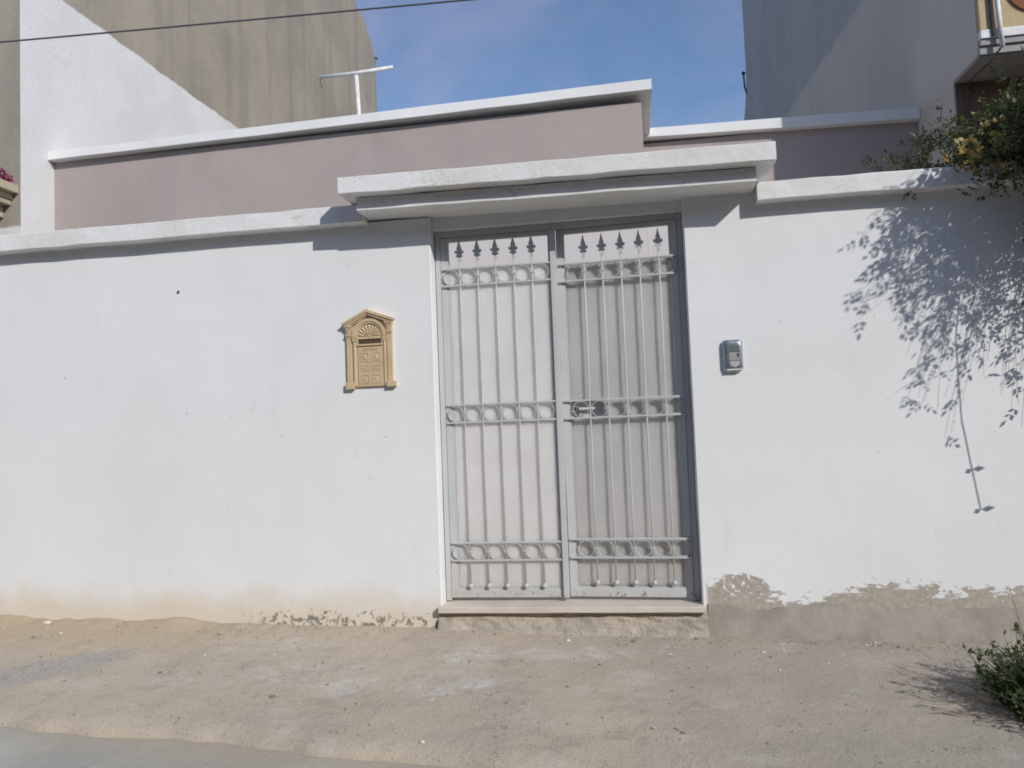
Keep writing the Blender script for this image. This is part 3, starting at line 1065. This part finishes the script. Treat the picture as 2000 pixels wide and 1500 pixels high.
box(bm, icx - 0.026, icx + 0.036, -0.0375, -0.030, icz - 0.030, icz + 0.021, 0.002)
pn = link_mesh('button_panel', bm, M['greyplastic'], ic)
bm = bmesh.new()
ball(bm, (icx + 0.028, -0.0380, icz + 0.002), 0.009, 10, 0.6, 0.35, 1.3)
link_mesh('lens', bm, M['darkplastic'], pn)
bm = bmesh.new()
for row in range(6):
    z = icz - 0.036 - row * 0.0062
    half = math.sqrt(max(0.0, 0.030 ** 2 - (row * 0.0062 - 0.002) ** 2)) if row else 0.029
    k = int(half / 0.0060)
    for q in range(-k, k + 1):
        ball(bm, (icx + 0.006 + q * 0.0060 + (row % 2) * 0.003, -0.0350, z), 0.0029, 6, 1, 0.6, 1)
link_mesh('speaker_grille', bm, M['whiteplastic'], ic)
bm = bmesh.new()
box(bm, icx - 0.040, icx + 0.046, -0.0372, -0.028, icz - 0.088, icz - 0.081, 0.002)
link_mesh('name_strip', bm, M['whiteplastic'], ic)

bm = bmesh.new()
tube(bm, [(-3.068, 0.004, 2.283), (-3.068, -0.012, 2.283)], [0.006, 0.008], 8)
tag(link_mesh('nail', bm, M['iron'], loc=(-3.068, 0, 2.283)), 'lone dark nail stuck in the white wall left of the letter box', 'nail')


# ------------------------------------------------------------------ mauve house behind
house = thing('house', 'low mauve house with white roof caps behind the street wall', 'house', (-2.5, 2.8, 0))
XL = -6.37
K = 1.074


def sc(p):                                                # right-hand houses stand a little deeper
    return EYE + (Vector(p) - EYE) * K


XR = 2.93 * K
bm = bmesh.new()
box(bm, XL + 0.004, 0.18, 2.80, 10.5, -0.2, 4.44)
link_mesh('front_block', bm, M['mauve'], house)
bm = bmesh.new()
YRW = 4.0
box(bm, 0.184, XR - 0.004, YRW, 9.8, -0.2, 4.44)
link_mesh('side_wing', bm, M['mauve'], house)
bm = bmesh.new()
box(bm, 0.182, XR - 0.8, 2.81, YRW - 0.004, -0.2, 3.30)
link_mesh('porch_wall', bm, M['mauve'], house)
slab('roof_cap', M['cap'], house, XL + 0.006, 0.284, 2.70, 3.1, (4.438, 4.514), (4.530, 4.620), 0.4, 0.002, 0.006, 21)
bm = bmesh.new()
box(bm, -0.1, 0.283, 3.102, 10.6, 4.512, 4.616, 0.004)
tag(link_mesh('roof_cap', bm, M['cap'], house), label='roof cap returning along the side')
zr0, zr1 = sc((0, 3.3, 4.36)).z, sc((0, 3.3, 4.303)).z
slab('roof_cap', M['cap'], house, 0.186, XR - 0.006, YRW - 0.10, 4.3, (zr0 - 0.105, zr1 - 0.125), (zr0, zr1), 0.4, 0.002, 0.005, 22)

tp = thing('clothes_pole', 'white T shaped pole standing on the roof of the mauve house', 'pole', (-2.88, 3.2, 4.45))
bm = bmesh.new()
tube(bm, [(-2.885, 3.2, 4.42), (-2.90, 3.2, 4.8), (-2.918, 3.2, 5.235)], 0.024, 10)
link_mesh('post', bm, M['whitepaint'], tp, smooth=True)
bm = bmesh.new()
tube(bm, [(-3.355, 3.19, 5.262), (-2.9, 3.19, 5.262), (-2.49, 3.19, 5.280)], 0.021, 10)
link_mesh('crossbar', bm, M['whitepaint'], tp, smooth=True)
bm = bmesh.new()
tube(bm, [(-3.335, 3.185, 5.25), (-3.338, 3.18, 5.19), (-3.315, 3.18, 5.13)], 0.005, 5)
link_mesh('hanging_wire', bm, M['iron'], tp)

# ------------------------------------------------------------------ left neighbour
nl = thing('neighbour_house', 'tall bare cement house on the left with whitewash on its lower side', 'house', (-9.5, 2.32, 0))
bm = bmesh.new()
y0, y1, zt_ = 2.32, 14.15, 11.75
prof = [(y0, -0.2), (y1, -0.2), (y1, zt_ - 0.75), (y1 - 0.12, zt_ - 0.55), (y1 - 0.8, zt_ - 0.05), (y1 - 1.0, zt_), (y0, zt_)]
n = 12
a = [bm.verts.new((XL, y, z)) for y, z in prof]
b = [bm.verts.new((-14, y, z)) for y, z in prof]
bm.faces.new(a)
bm.faces.new(b[::-1])
for k in range(len(prof)):
    bm.faces.new((a[k], a[(k + 1) % len(prof)], b[(k + 1) % len(prof)], b[k]))
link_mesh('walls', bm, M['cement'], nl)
bm = bmesh.new()
box(bm, -14, XL - 0.4, 13.0, y1 - 0.3, zt_ - 0.02, zt_ + 0.9)
link_mesh('roof_hut', bm, M['cement'], nl)
bm = bmesh.new()
box(bm, -9.5, XL - 0.02, 1.10, 2.318, 3.945, 4.035, 0.006)
bal = link_mesh('balcony', bm, M['balc'], nl)
bm = bmesh.new()
box(bm, -9.5, XL - 0.09, 1.18, 2.316, 3.885, 3.943, 0.004)
box(bm, -9.5, XL - 0.11, 1.22, 2.314, 3.825, 3.880, 0.006)
box(bm, -9.5, XL - 0.20, 1.34, 2.312, 3.700, 3.823, 0.004)
link_mesh('moulding', bm, M['balc'], bal)
bm = bmesh.new()
tube(bm, [(XL + 0.0, 14.05, 11.02), (XL + 0.08, 14.02, 11.0), (XL + 0.09, 14.0, 10.95)], 0.02, 6)
link_mesh('spout', bm, M['iron'], nl)


# ------------------------------------------------------------------ right neighbour
nr = thing('neighbour_house', 'grey house on the right with sandy stone cladding on its overhanging upper floor', 'house', (6.0, 3.0, 0))
cy = sc((2.93, 2.505, 0)).y
bm = bmesh.new()
ytop = sc((2.93, 13.83, 0)).y
prof = [(cy, -0.2), (ytop + 0.95, -0.2), (ytop + 0.95, 9.05), (ytop + 0.62, 9.2), (ytop + 0.25, 9.55), (ytop, 9.9), (ytop, 13.5), (cy, 13.5)]
a = [bm.verts.new((XR, y, z)) for y, z in prof]
b = [bm.verts.new((11, y, z)) for y, z in prof]
bm.faces.new(a)
bm.faces.new(b[::-1])
for k in range(len(prof)):
    bm.faces.new((a[k], a[(k + 1) % len(prof)], b[(k + 1) % len(prof)], b[k]))
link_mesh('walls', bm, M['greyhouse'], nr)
bm = bmesh.new()
bm.faces.new([bm.verts.new(p) for p in ((XR + 0.012, cy - 0.012, -0.2), (9, cy - 0.012, -0.2), (9, cy - 0.012, 4.45), (XR + 0.012, cy - 0.012, 4.45))])
link_mesh('brown_front', bm, M['brown'], nr)
zs_ = sc((0, 2.2, 4.19)).z                                 # soffit
yb0 = sc((2.93, 1.93, 0)).y
bm = bmesh.new()
box(bm, XR, 11, yb0 + 0.06, cy - 0.001, zs_ + 0.012, 13.5)
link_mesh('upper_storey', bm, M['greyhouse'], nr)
bm = bmesh.new()
box(bm, XR + 0.004, 9, yb0 + 0.062, cy - 0.003, zs_ - 0.012, zs_ + 0.010, 0.003)
bal = link_mesh('soffit', bm, M['greytrim'], nr)
bm = bmesh.new()
box(bm, XR + 0.002, 9, yb0 + 0.035, yb0 + 0.058, zs_, zs_ + 0.07, 0.004)
box(bm, XR + 0.003, 9, yb0 + 0.012, yb0 + 0.058, zs_ + 0.072, zs_ + 0.125, 0.004)
link_mesh('moulding', bm, M['greytrim'], nr)
bm = bmesh.new()
box(bm, XR + 0.002, 9, yb0 - 0.006, yb0 + 0.058, zs_ + 0.128, zs_ + 0.205, 0.004)
tag(link_mesh('moulding', bm, M['whitepaint'], nr), label='white painted edge band')
bm = bmesh.new()
box(bm, XR + 0.004, 9, yb0 + 0.006, yb0 + 0.058, zs_ + 0.207, zs_ + 1.45, 0.004)
bal = link_mesh('cladding', bm, M['stone'], nr)
bm = bmesh.new()
cxm, czm = XR + 0.47, zs_ + 0.56
annulus(bm, cxm, czm, 0.001, 0.24, yb0 - 0.012, yb0 + 0.01, 0, 2 * math.pi, 28)
link_mesh('medallion', bm, M['rustmed'], bal)
bm = bmesh.new()
xd = XR + 0.145
tube(bm, [(xd - 0.02, yb0 - 0.035, zs_ + 1.0), (xd, yb0 - 0.035, zs_ + 0.3), (xd + 0.012, yb0 - 0.035, zs_ + 0.02)], 0.020, 8)
link_mesh('drain_pipe', bm, M['whitepaint'], bal, smooth=True)
bm = bmesh.new()
tube(bm, [(xd - 0.055, yb0 - 0.015, zs_ + 1.0), (xd - 0.045, yb0 - 0.016, zs_ + 0.14)], 0.013, 6)
link_mesh('dark_pipe', bm, M['iron'], bal)
bm = bmesh.new()
tube(bm, [(xd + 0.01, yb0 - 0.03, zs_ + 0.03), (xd, yb0 + 0.10, zs_ - 0.010), (xd - 0.02, cy - 0.06, zs_ - 0.012), (xd - 0.04, cy - 0.02, zs_ - 0.08), (xd - 0.05, cy - 0.02, 3.0)], 0.009, 5)
link_mesh('loose_wire', bm, M['cable'], nr)
bm = bmesh.new()
yl = ytop + 0.02
tube(bm, [(XR + 0.01, yl, 9.5), (XR - 0.05, yl, 9.7), (XR - 0.06, yl, 10.05)], 0.022, 6)
ball(bm, (XR - 0.06, yl, 10.07), 0.05, 8)
link_mesh('wall_lamp', bm, M['iron'], nr, smooth=True)

# ------------------------------------------------------------------ overhead cable
bm = bmesh.new()
pts = []
for i in range(41):
    f = i / 40
    p = EYE + (Vector((-7.5 + 11 * f, -1.0, 3.775 - 0.430 * f - 0.02 * math.sin(math.pi * f))) - EYE) * (5.0 / 3.8)
    pts.append(p)
tube(bm, pts, 0.0065, 6)
tag(link_mesh('overhead_cable', bm, M['cable'], loc=pts[20]), 'thin black cable strung across the sky at the upper left', 'cable')


# ------------------------------------------------------------------ foliage
class Leaves:
    def __init__(self):
        self.v, self.f = [], []

    def leaflet(self, p, d, nrm, ln, wd):
        d = d.normalized()
        s = d.cross(nrm)
        if s.length < 1e-4:
            s = d.orthogonal()
        s.normalize()
        u = s.cross(d)
        b = len(self.v)
        m_ = p + d * ln * 0.48 - u * ln * 0.10
        self.v += [p, m_ + s * wd / 2 + u * ln * 0.06, p + d * ln - u * ln * 0.12, m_ - s * wd / 2 + u * ln * 0.06]
        self.f += [(b, b + 1, b + 2, b + 3)]

    def compound(self, p, d, size, rr, pairs=3):
        """pinnate leaf: pairs of leaflets along a rachis and one at its tip"""
        d = d.normalized()
        nrm = Vector((rr.uniform(-1, 1), rr.uniform(-1, 1), rr.uniform(0.2, 1))).normalized()
        s = d.cross(nrm).normalized()
        for k in range(pairs):
            q = p + d * size * (0.25 + 0.6 * k / pairs)
            for sg in (-1, 1):
                dd = (d * 0.55 + s * sg + Vector((0, 0, rr.uniform(-.35, .1)))).normalized()
                l_ = size * rr.uniform(0.34, 0.48)
                self.leaflet(q, dd, nrm, l_, l_ * rr.uniform(0.42, 0.6))
        self.leaflet(p + d * size * 0.85, d, nrm, size * 0.5, size * 0.24)

    def obj(self, name, mat, parent):
        me = bpy.data.meshes.new(name)
        base = Vector(parent['_w'])
        me.from_pydata([tuple(Vector(v) - base) for v in self.v], [], self.f)
        me.materials.append(mat)
        o = bpy.data.objects.new(name, me)
        COL.objects.link(o)
        o.parent = parent
        o['kind'] = 'stuff'
        return o


def inside(poly, x, y):
    c = False
    n = len(poly)
    for i in range(n):
        (x1, y1), (x2, y2) = poly[i], poly[i - 1]
        if (y1 > y) != (y2 > y) and x < (x2 - x1) * (y - y1) / (y2 - y1) + x1:
            c = not c
    return c


creeper = thing('creeper', 'leafy creeper with yellow blossom spilling over the right coping', 'climbing plant', (3.0, 0.9, -0.02))
rr = random.Random(5)
foliage, blooms = Leaves(), Leaves()
stems = bmesh.new()
KS = Vector((-0.98, 1.0, -0.84))


def shadow_xz(p):                                        # where the sun throws p on the wall
    k = -p.y
    return p.x + KS.x * k, p.z + KS.z * k


# outline of the airy curtain of shoots in front of the wall, given by the shade it throws
CURTAIN = [(1.36, 2.46), (1.30, 2.20), (1.23, 1.98), (1.30, 1.80), (1.44, 1.74), (1.50, 1.55), (1.52, 1.36), (1.63, 1.27), (1.72, 1.05), (1.82, 1.16),
           (1.93, 1.40), (2.02, 1.36), (2.06, 1.12), (2.2, 1.16), (2.6, 1.1), (3.6, 1.0), (3.9, 2.7), (1.8, 2.62)]
CORE = [(1.47, 2.5), (1.42, 2.12), (1.50, 1.88), (1.66, 1.70), (1.84, 1.58), (2.2, 1.60), (3.2, 1.4), (3.6, 2.7)]


count = 0
while count < 600:
    # aim each shoot at a spot of the curtain, then grow it from the top of the wall over the coping
    core = rr.random() < 0.68
    sx, sz = rr.uniform(1.25, 3.3), rr.uniform(1.05, 2.55)
    if not inside(CORE if core else CURTAIN, sx, sz):
        continue
    dmin = max(0.16, (2.08 + rr.random() * 0.25 - sx) / 0.98)
    if dmin > 0.92:
        continue
    d_ = rr.uniform(dmin, min(1.0, dmin + 0.35))
    tip = Vector((sx, 0, sz)) - KS * d_
    if tip.z > 3.25 or tip.x > 3.9:
        continue
    count += 1
    root = Vector((tip.x + rr.uniform(-0.1, 0.6), rr.uniform(-0.05, 0.25), rr.uniform(2.70, 2.95)))
    hi = max(root.z, tip.z) + rr.uniform(0.05, 0.30)
    mid = root.lerp(tip, rr.uniform(0.45, 0.7))
    mid.z = hi
    mid.y = min(mid.y, tip.y * 0.6)
    n_ = max(6, int((tip - root).length / 0.05))
    pts = []
    for k in range(n_ + 1):
        f = k / n_
        q = root * (1 - f) ** 2 + mid * 2 * f * (1 - f) + tip * f * f
        q += Vector((mnoise.noise((f * 3, count, 0)), mnoise.noise((f * 3, count, 7)), mnoise.noise((f * 3, count, 13)))) * 0.035 * f
        pts.append(q)
    tube(stems, pts, [0.0030 * (1 - 0.65 * i / n_) for i in range(n_ + 1)], 3, False)
    for i in range(1, n_ + 1):
        q = pts[i]
        d = (pts[i] - pts[i - 1]).normalized()
        hx, hz = shadow_xz(q)
        incore = inside(CORE, hx, hz)
        if q.y < -0.02 and hz < 2.62 and not incore and not inside(CURTAIN, hx, hz):
            continue
        for _ in range(2 if incore else 1):
            if rr.random() > (0.50 if incore else 0.6):
                continue
            a = rr.uniform(0, 2 * math.pi)
            o_ = d.orthogonal().normalized()
            side = o_ * math.cos(a) + d.cross(o_) * math.sin(a)
            foliage.compound(q, d * 0.5 + side + Vector((0, 0, -0.2)), rr.uniform(0.045, 0.085), rr, rr.choice((2, 2, 3)))
        if rr.random() < 0.012 and q.z > 2.6:
            for _ in range(4):
                dd = Vector((rr.uniform(-1, 1), rr.uniform(-1, .2), rr.uniform(-.5, 1))).normalized()
                blooms.leaflet(q, dd, Vector((0, -1, .3)), 0.035, 0.022)

# body of the plant above and behind the coping
def body(n, fn, size, pairs=(2, 3), bloom=0.0, twig=0.25):
    for _ in range(n):
        q = fn()
        if q is None:
            continue
        d = Vector((rr.gauss(-.25, 1), rr.gauss(-.35, .8), rr.gauss(.1, .8))).normalized()
        if rr.random() < twig:
            e = q + d * rr.uniform(0.10, 0.26) + Vector((0, 0, -0.03))
            tube(stems, [q, (q + e) / 2 + Vector((0, 0, .015)), e], [0.003, 0.0024, 0.0012], 3, False)
            for t_ in (0.3, 0.55, 0.8, 1.0):
                side = Vector((rr.gauss(0, 1), rr.gauss(0, 1), rr.gauss(0, 1))).normalized()
                foliage.compound(q.lerp(e, t_), side + d * .4, rr.uniform(*size), rr, rr.choice(pairs))
        else:
            foliage.compound(q, d, rr.uniform(*size), rr, rr.choice(pairs))
        if rr.random() < bloom:
            for _k in range(5):
                dd = Vector((rr.uniform(-1, 1), rr.uniform(-1, .2), rr.uniform(-.5, 1))).normalized()
                blooms.leaflet(q + dd * 0.01, dd, Vector((0, -1, .3)), 0.042, 0.028)


def main_mass():
    y = rr.uniform(-0.05, 1.3)
    s = (4.8 + y) / 5.1
    x = (2.19 + abs(rr.gauss(0, 0.45))) * s
    if x > 3.0:
        x = rr.uniform(2.25, 3.1) * 1.0
    top = 1.28 + (float(np.interp(x / s, [1.7, 1.85, 2.0, 2.2, 2.5, 3.2], [1.52, 1.58, 1.72, 1.80, 1.82, 1.84])) + 0.12 * mnoise.noise((x * 4, y * 3, 0))) * s
    low = 2.72 if y > -0.02 else 2.66
    return Vector((x, y, low + (top - low) * rr.random() ** 1.25))


body(1900, main_mass, (0.05, 0.10), (2, 3), 0.012, 0.3)


def overhang():
    y = -rr.uniform(0.12, 0.42)
    x = 2.02 + abs(rr.gauss(0, 0.4))
    return Vector((x, y, rr.uniform(2.5, 2.86)))


body(130, overhang, (0.045, 0.085), (2, 3), 0.01, 0.35)


def wisps():
    y = rr.uniform(0.05, 0.8)
    x = rr.uniform(1.62, 2.0)
    return Vector((x * (4.8 + y) / 5.1, y, 2.70 + rr.random() ** 2.0 * 0.10 + max(0, (x - 1.7)) * rr.random() * 1.3))


body(110, wisps, (0.04, 0.07), (2, 3), 0.0, 0.75)


def blossom_clump():
    c = rr.choice(((1.925, -0.22, 2.70), (1.93, -0.22, 2.67), (2.03, -0.22, 2.73), (1.97, -0.22, 2.62), (2.13, -0.2, 2.74)))
    return Vector(c) + Vector((rr.gauss(0, .05), rr.gauss(0, .06), rr.gauss(0, .05)))


body(52, blossom_clump, (0.04, 0.07), (2, 3), 0.5, 0.0)


def shaded_back():
    y = rr.uniform(2.15, cy - 0.1)
    return Vector((rr.uniform(3.35, 4.3), y, rr.uniform(3.2, 4.2)))


body(420, shaded_back, (0.06, 0.11), (2, 3), 0.0, 0.3)
# main limbs from the root in the yard
limbs = bmesh.new()
for tip in ((2.2, 0.1, 2.9), (2.6, -0.05, 2.95), (3.0, 0.1, 3.0), (2.4, 0.8, 3.2), (3.7, 2.5, 3.9), (2.05, 0.3, 2.9)):
    a_, b_ = Vector((3.0, 0.9, -0.02)), Vector(tip)
    mid = a_.lerp(b_, 0.55) + Vector((0.1, 0.15, 0.35))
    tube(limbs, [a_, a_.lerp(mid, .5), mid, mid.lerp(b_, .5) + Vector((0, 0, .08)), b_], [0.03, 0.024, 0.018, 0.012, 0.006], 6, True)
link_mesh('limbs', limbs, M['bark'], creeper, smooth=True)['kind'] = 'stuff'
# the one long bare shoot that hangs below the rest
q0 = Vector((2.33, -0.50, 1.62))
line = [q0 + Vector((0.006 * k, 0, -0.046 * k)) for k in range(12)]
tube(stems, [Vector((2.32, -0.42, 2.5)), Vector((2.33, -0.5, 2.1)), q0] + line[1:], 0.0034, 4, False)
for k, ds in ((6, 1), (6, -1), (11, 1), (11, -1), (11, 0.3)):
    foliage.leaflet(line[k], Vector((ds, 0.1, -0.55 + 0.5 * (ds > 0))), Vector((0.1, -1, 0.2)), 0.06, 0.03)
so = link_mesh('stems', stems, M['bark'], creeper)
so['kind'] = 'stuff'
foliage.obj('foliage', M['leaf'], creeper)
blooms.obj('blossom', M['bloom'], creeper)

# weed bush at the right front
weed = thing('weed_bush', 'ragged green weed bush growing on the pavement at the lower right', 'bush', (1.80, -0.98, -0.07))
wv, dv = Leaves(), Leaves()
wst = bmesh.new()
rr = random.Random(9)
for k in range(620):
    b_ = Vector((1.60 + abs(rr.gauss(0, .24)), -0.98 + rr.gauss(0, .13), -0.085))
    ln = rr.uniform(0.10, 0.37) * (0.55 if b_.x < 1.68 else 1)
    d = Vector((rr.gauss(-.12, .45), rr.gauss(0, .4), 1)).normalized()
    pts = [b_ + d * ln * f + Vector((d.x, d.y, -.25)) * (0.22 * ln * f * f) for f in (0, .33, .66, 1)]
    tube(wst, pts, [0.003, 0.0025, 0.0018, 0.001], 3, False)
    for i in range(12):
        f = rr.uniform(0.15, 1)
        q = pts[0].lerp(pts[3], f)
        wv.leaflet(q, Vector((rr.gauss(0, 1), rr.gauss(0, 1), rr.gauss(.5, .6))), Vector((rr.gauss(0, .5), rr.gauss(0, .5), 1)), rr.uniform(.024, .052), rr.uniform(.009, .018))
for k in range(9):                                       # tall grass stalks
    b_ = Vector((1.72 + abs(rr.gauss(0, .2)), -0.9 + rr.gauss(0, .15), -0.08))
    d = Vector((rr.gauss(-.1, .22), rr.gauss(0, .2), 1)).normalized()
    ln = rr.uniform(.35, .55)
    tube(wst, [b_, b_ + d * ln * .5, b_ + d * ln + Vector((d.x * .2, 0, 0))], [.002, .0016, .001], 3, False)
for k in range(42):                                       # dead stalks lying to the left
    b_ = Vector((1.62 + rr.gauss(0, .1), -0.95 + rr.gauss(0, .12), -0.07))
    e = b_ + Vector((-rr.uniform(.05, .42), rr.uniform(-.05, .32), rr.uniform(0.0, 0.07)))
    dd = (e - b_)
    for i in range(5):
        dv.leaflet(b_ + dd * (i / 5), dd + Vector((rr.gauss(0, .1), rr.gauss(0, .1), rr.gauss(.02, .05))), Vector((0, 0, 1)), dd.length * 0.3, 0.005)
w_ = link_mesh('stems', wst, M['weed'], weed)
w_['kind'] = 'stuff'
wv.obj('foliage', M['weed'], weed)
dv.obj('dead_stalks', M['dry'], weed)

# magenta flowers on the left balcony
bg = thing('bougainvillea', 'magenta bougainvillea on the balcony at the left edge', 'flowering plant', (XL - 0.25, 1.95, 4.037))
bv = Leaves()
rr = random.Random(3)
bst = bmesh.new()
for k in range(260):
    y = rr.uniform(1.55, 2.26)
    h = 0.20 * (1 - ((y - 1.9) / 0.42) ** 2) if abs(y - 1.9) < .4 else 0.03
    q = Vector((XL - 0.03 - abs(rr.gauss(0, .15)), y, 4.04 + rr.random() * max(h, .03)))
    for _ in range(3):
        bv.leaflet(q, Vector((rr.gauss(.2, 1), rr.gauss(0, 1), rr.gauss(.3, 1))), Vector((rr.gauss(0, 1), rr.gauss(0, 1), 1)), rr.uniform(.03, .05), .028)
for k in range(10):
    y = rr.uniform(1.6, 2.2)
    tube(bst, [(XL - .25, y, 4.036), (XL - .2, y + .03, 4.12), (XL - .12, y + .02, 4.17)], .005, 4)
link_mesh('stems', bst, M['bark'], bg)['kind'] = 'stuff'
bv.obj('bracts', M['magenta'], bg)


# ------------------------------------------------------------------ stones
def pebble(loc, size, mat, seed):
    bm = bmesh.new()
    bmesh.ops.create_icosphere(bm, subdivisions=2, radius=size)
    for v in bm.verts:
        n_ = v.co.normalized()
        k = 1 + 0.35 * mnoise.noise(n_ * 1.6 + Vector((seed, 0, 0)))
        v.co = Vector((v.co.x * k * 1.25, v.co.y * k, v.co.z * k * 0.62)) + Vector(loc)
    return link_mesh('stone', bm, mat, loc=loc, smooth=False)


def gz(x, y):
    f = min(1, max(0, (0.06 - y) / (0.06 - edge_y(x))))
    zb = base_z(x)
    return zb + (-0.098 - zb) * f ** 1.15 + mnoise.noise((x * 1.1, y * 1.6, 0.3)) * 0.010


for i, (x, y, s, m_, lab) in enumerate((
        (-4.02, -0.09, 0.022, 'stonew', 'pale stone lying against the foot of the wall at far left'),
        (-3.78, -0.26, 0.011, 'stonew', 'small white stone on the sand in front of the far left wall'),
        (-3.92, -0.33, 0.012, 'stoned', 'small brown stone on the sand beside the small white one at left'),
        (-0.475, -0.165, 0.014, 'stonew', 'pale chip of mortar on the ground under the middle of the sill'),
        (-0.085, -0.15, 0.012, 'stoned', 'brown pebble below the right half of the gate sill'),
        (0.63, -0.28, 0.010, 'stonew', 'tiny white pebble right of the step by the cement plinth'),
        (-1.00, -1.47, 0.010, 'stonew', 'lone white pebble near the road edge in front of the gate'),
        (-1.92, -1.03, 0.014, 'stoned', 'dark flat stone on the pavement left of centre'),
        (-2.72, -0.78, 0.011, 'stoned', 'small dark stone right of the grey gravel patch'))):
    o = pebble((x, y, gz(x, y) + s * 0.25), s, M[m_], i * 3.7)
    tag(o, lab, 'stone', 'loose stones on the pavement')

bm = bmesh.new()
rr = random.Random(21)
for k in range(4200):
    x = rr.uniform(-4.6, 2.6)
    if rr.random() < 0.35:
        y = -abs(rr.gauss(0, .10)) - 0.02
    else:
        y = rr.uniform(edge_y(x) + .03, -0.05)
    if rr.random() < 0.4 and x < -0.2:
        continue
    s = rr.choice((0.0015, 0.002, 0.002, 0.003, 0.003, 0.004, 0.004, 0.007))
    z = gz(x, y)
    q = [Vector((x, y, z)) + Vector((rr.gauss(0, s), rr.gauss(0, s), rr.uniform(0, s))) for _ in range(3)]
    vs = [bm.verts.new(p) for p in q] + [bm.verts.new(Vector((x, y, z + s * 1.3)))]
    mi = 0 if rr.random() < 0.4 else (1 if rr.random() < 0.75 else 2)
    for f in ((0, 1, 3), (1, 2, 3), (2, 0, 3)):
        bm.faces.new([vs[i] for i in f]).material_index = mi
tag(link_mesh('gravel', bm, (M['stoned'], M['mortar'], M['stonew'])), 'scattered dark grit on the pavement', None, None, 'stuff')

for o in bpy.data.objects:
    if '_w' in o:
        del o['_w']
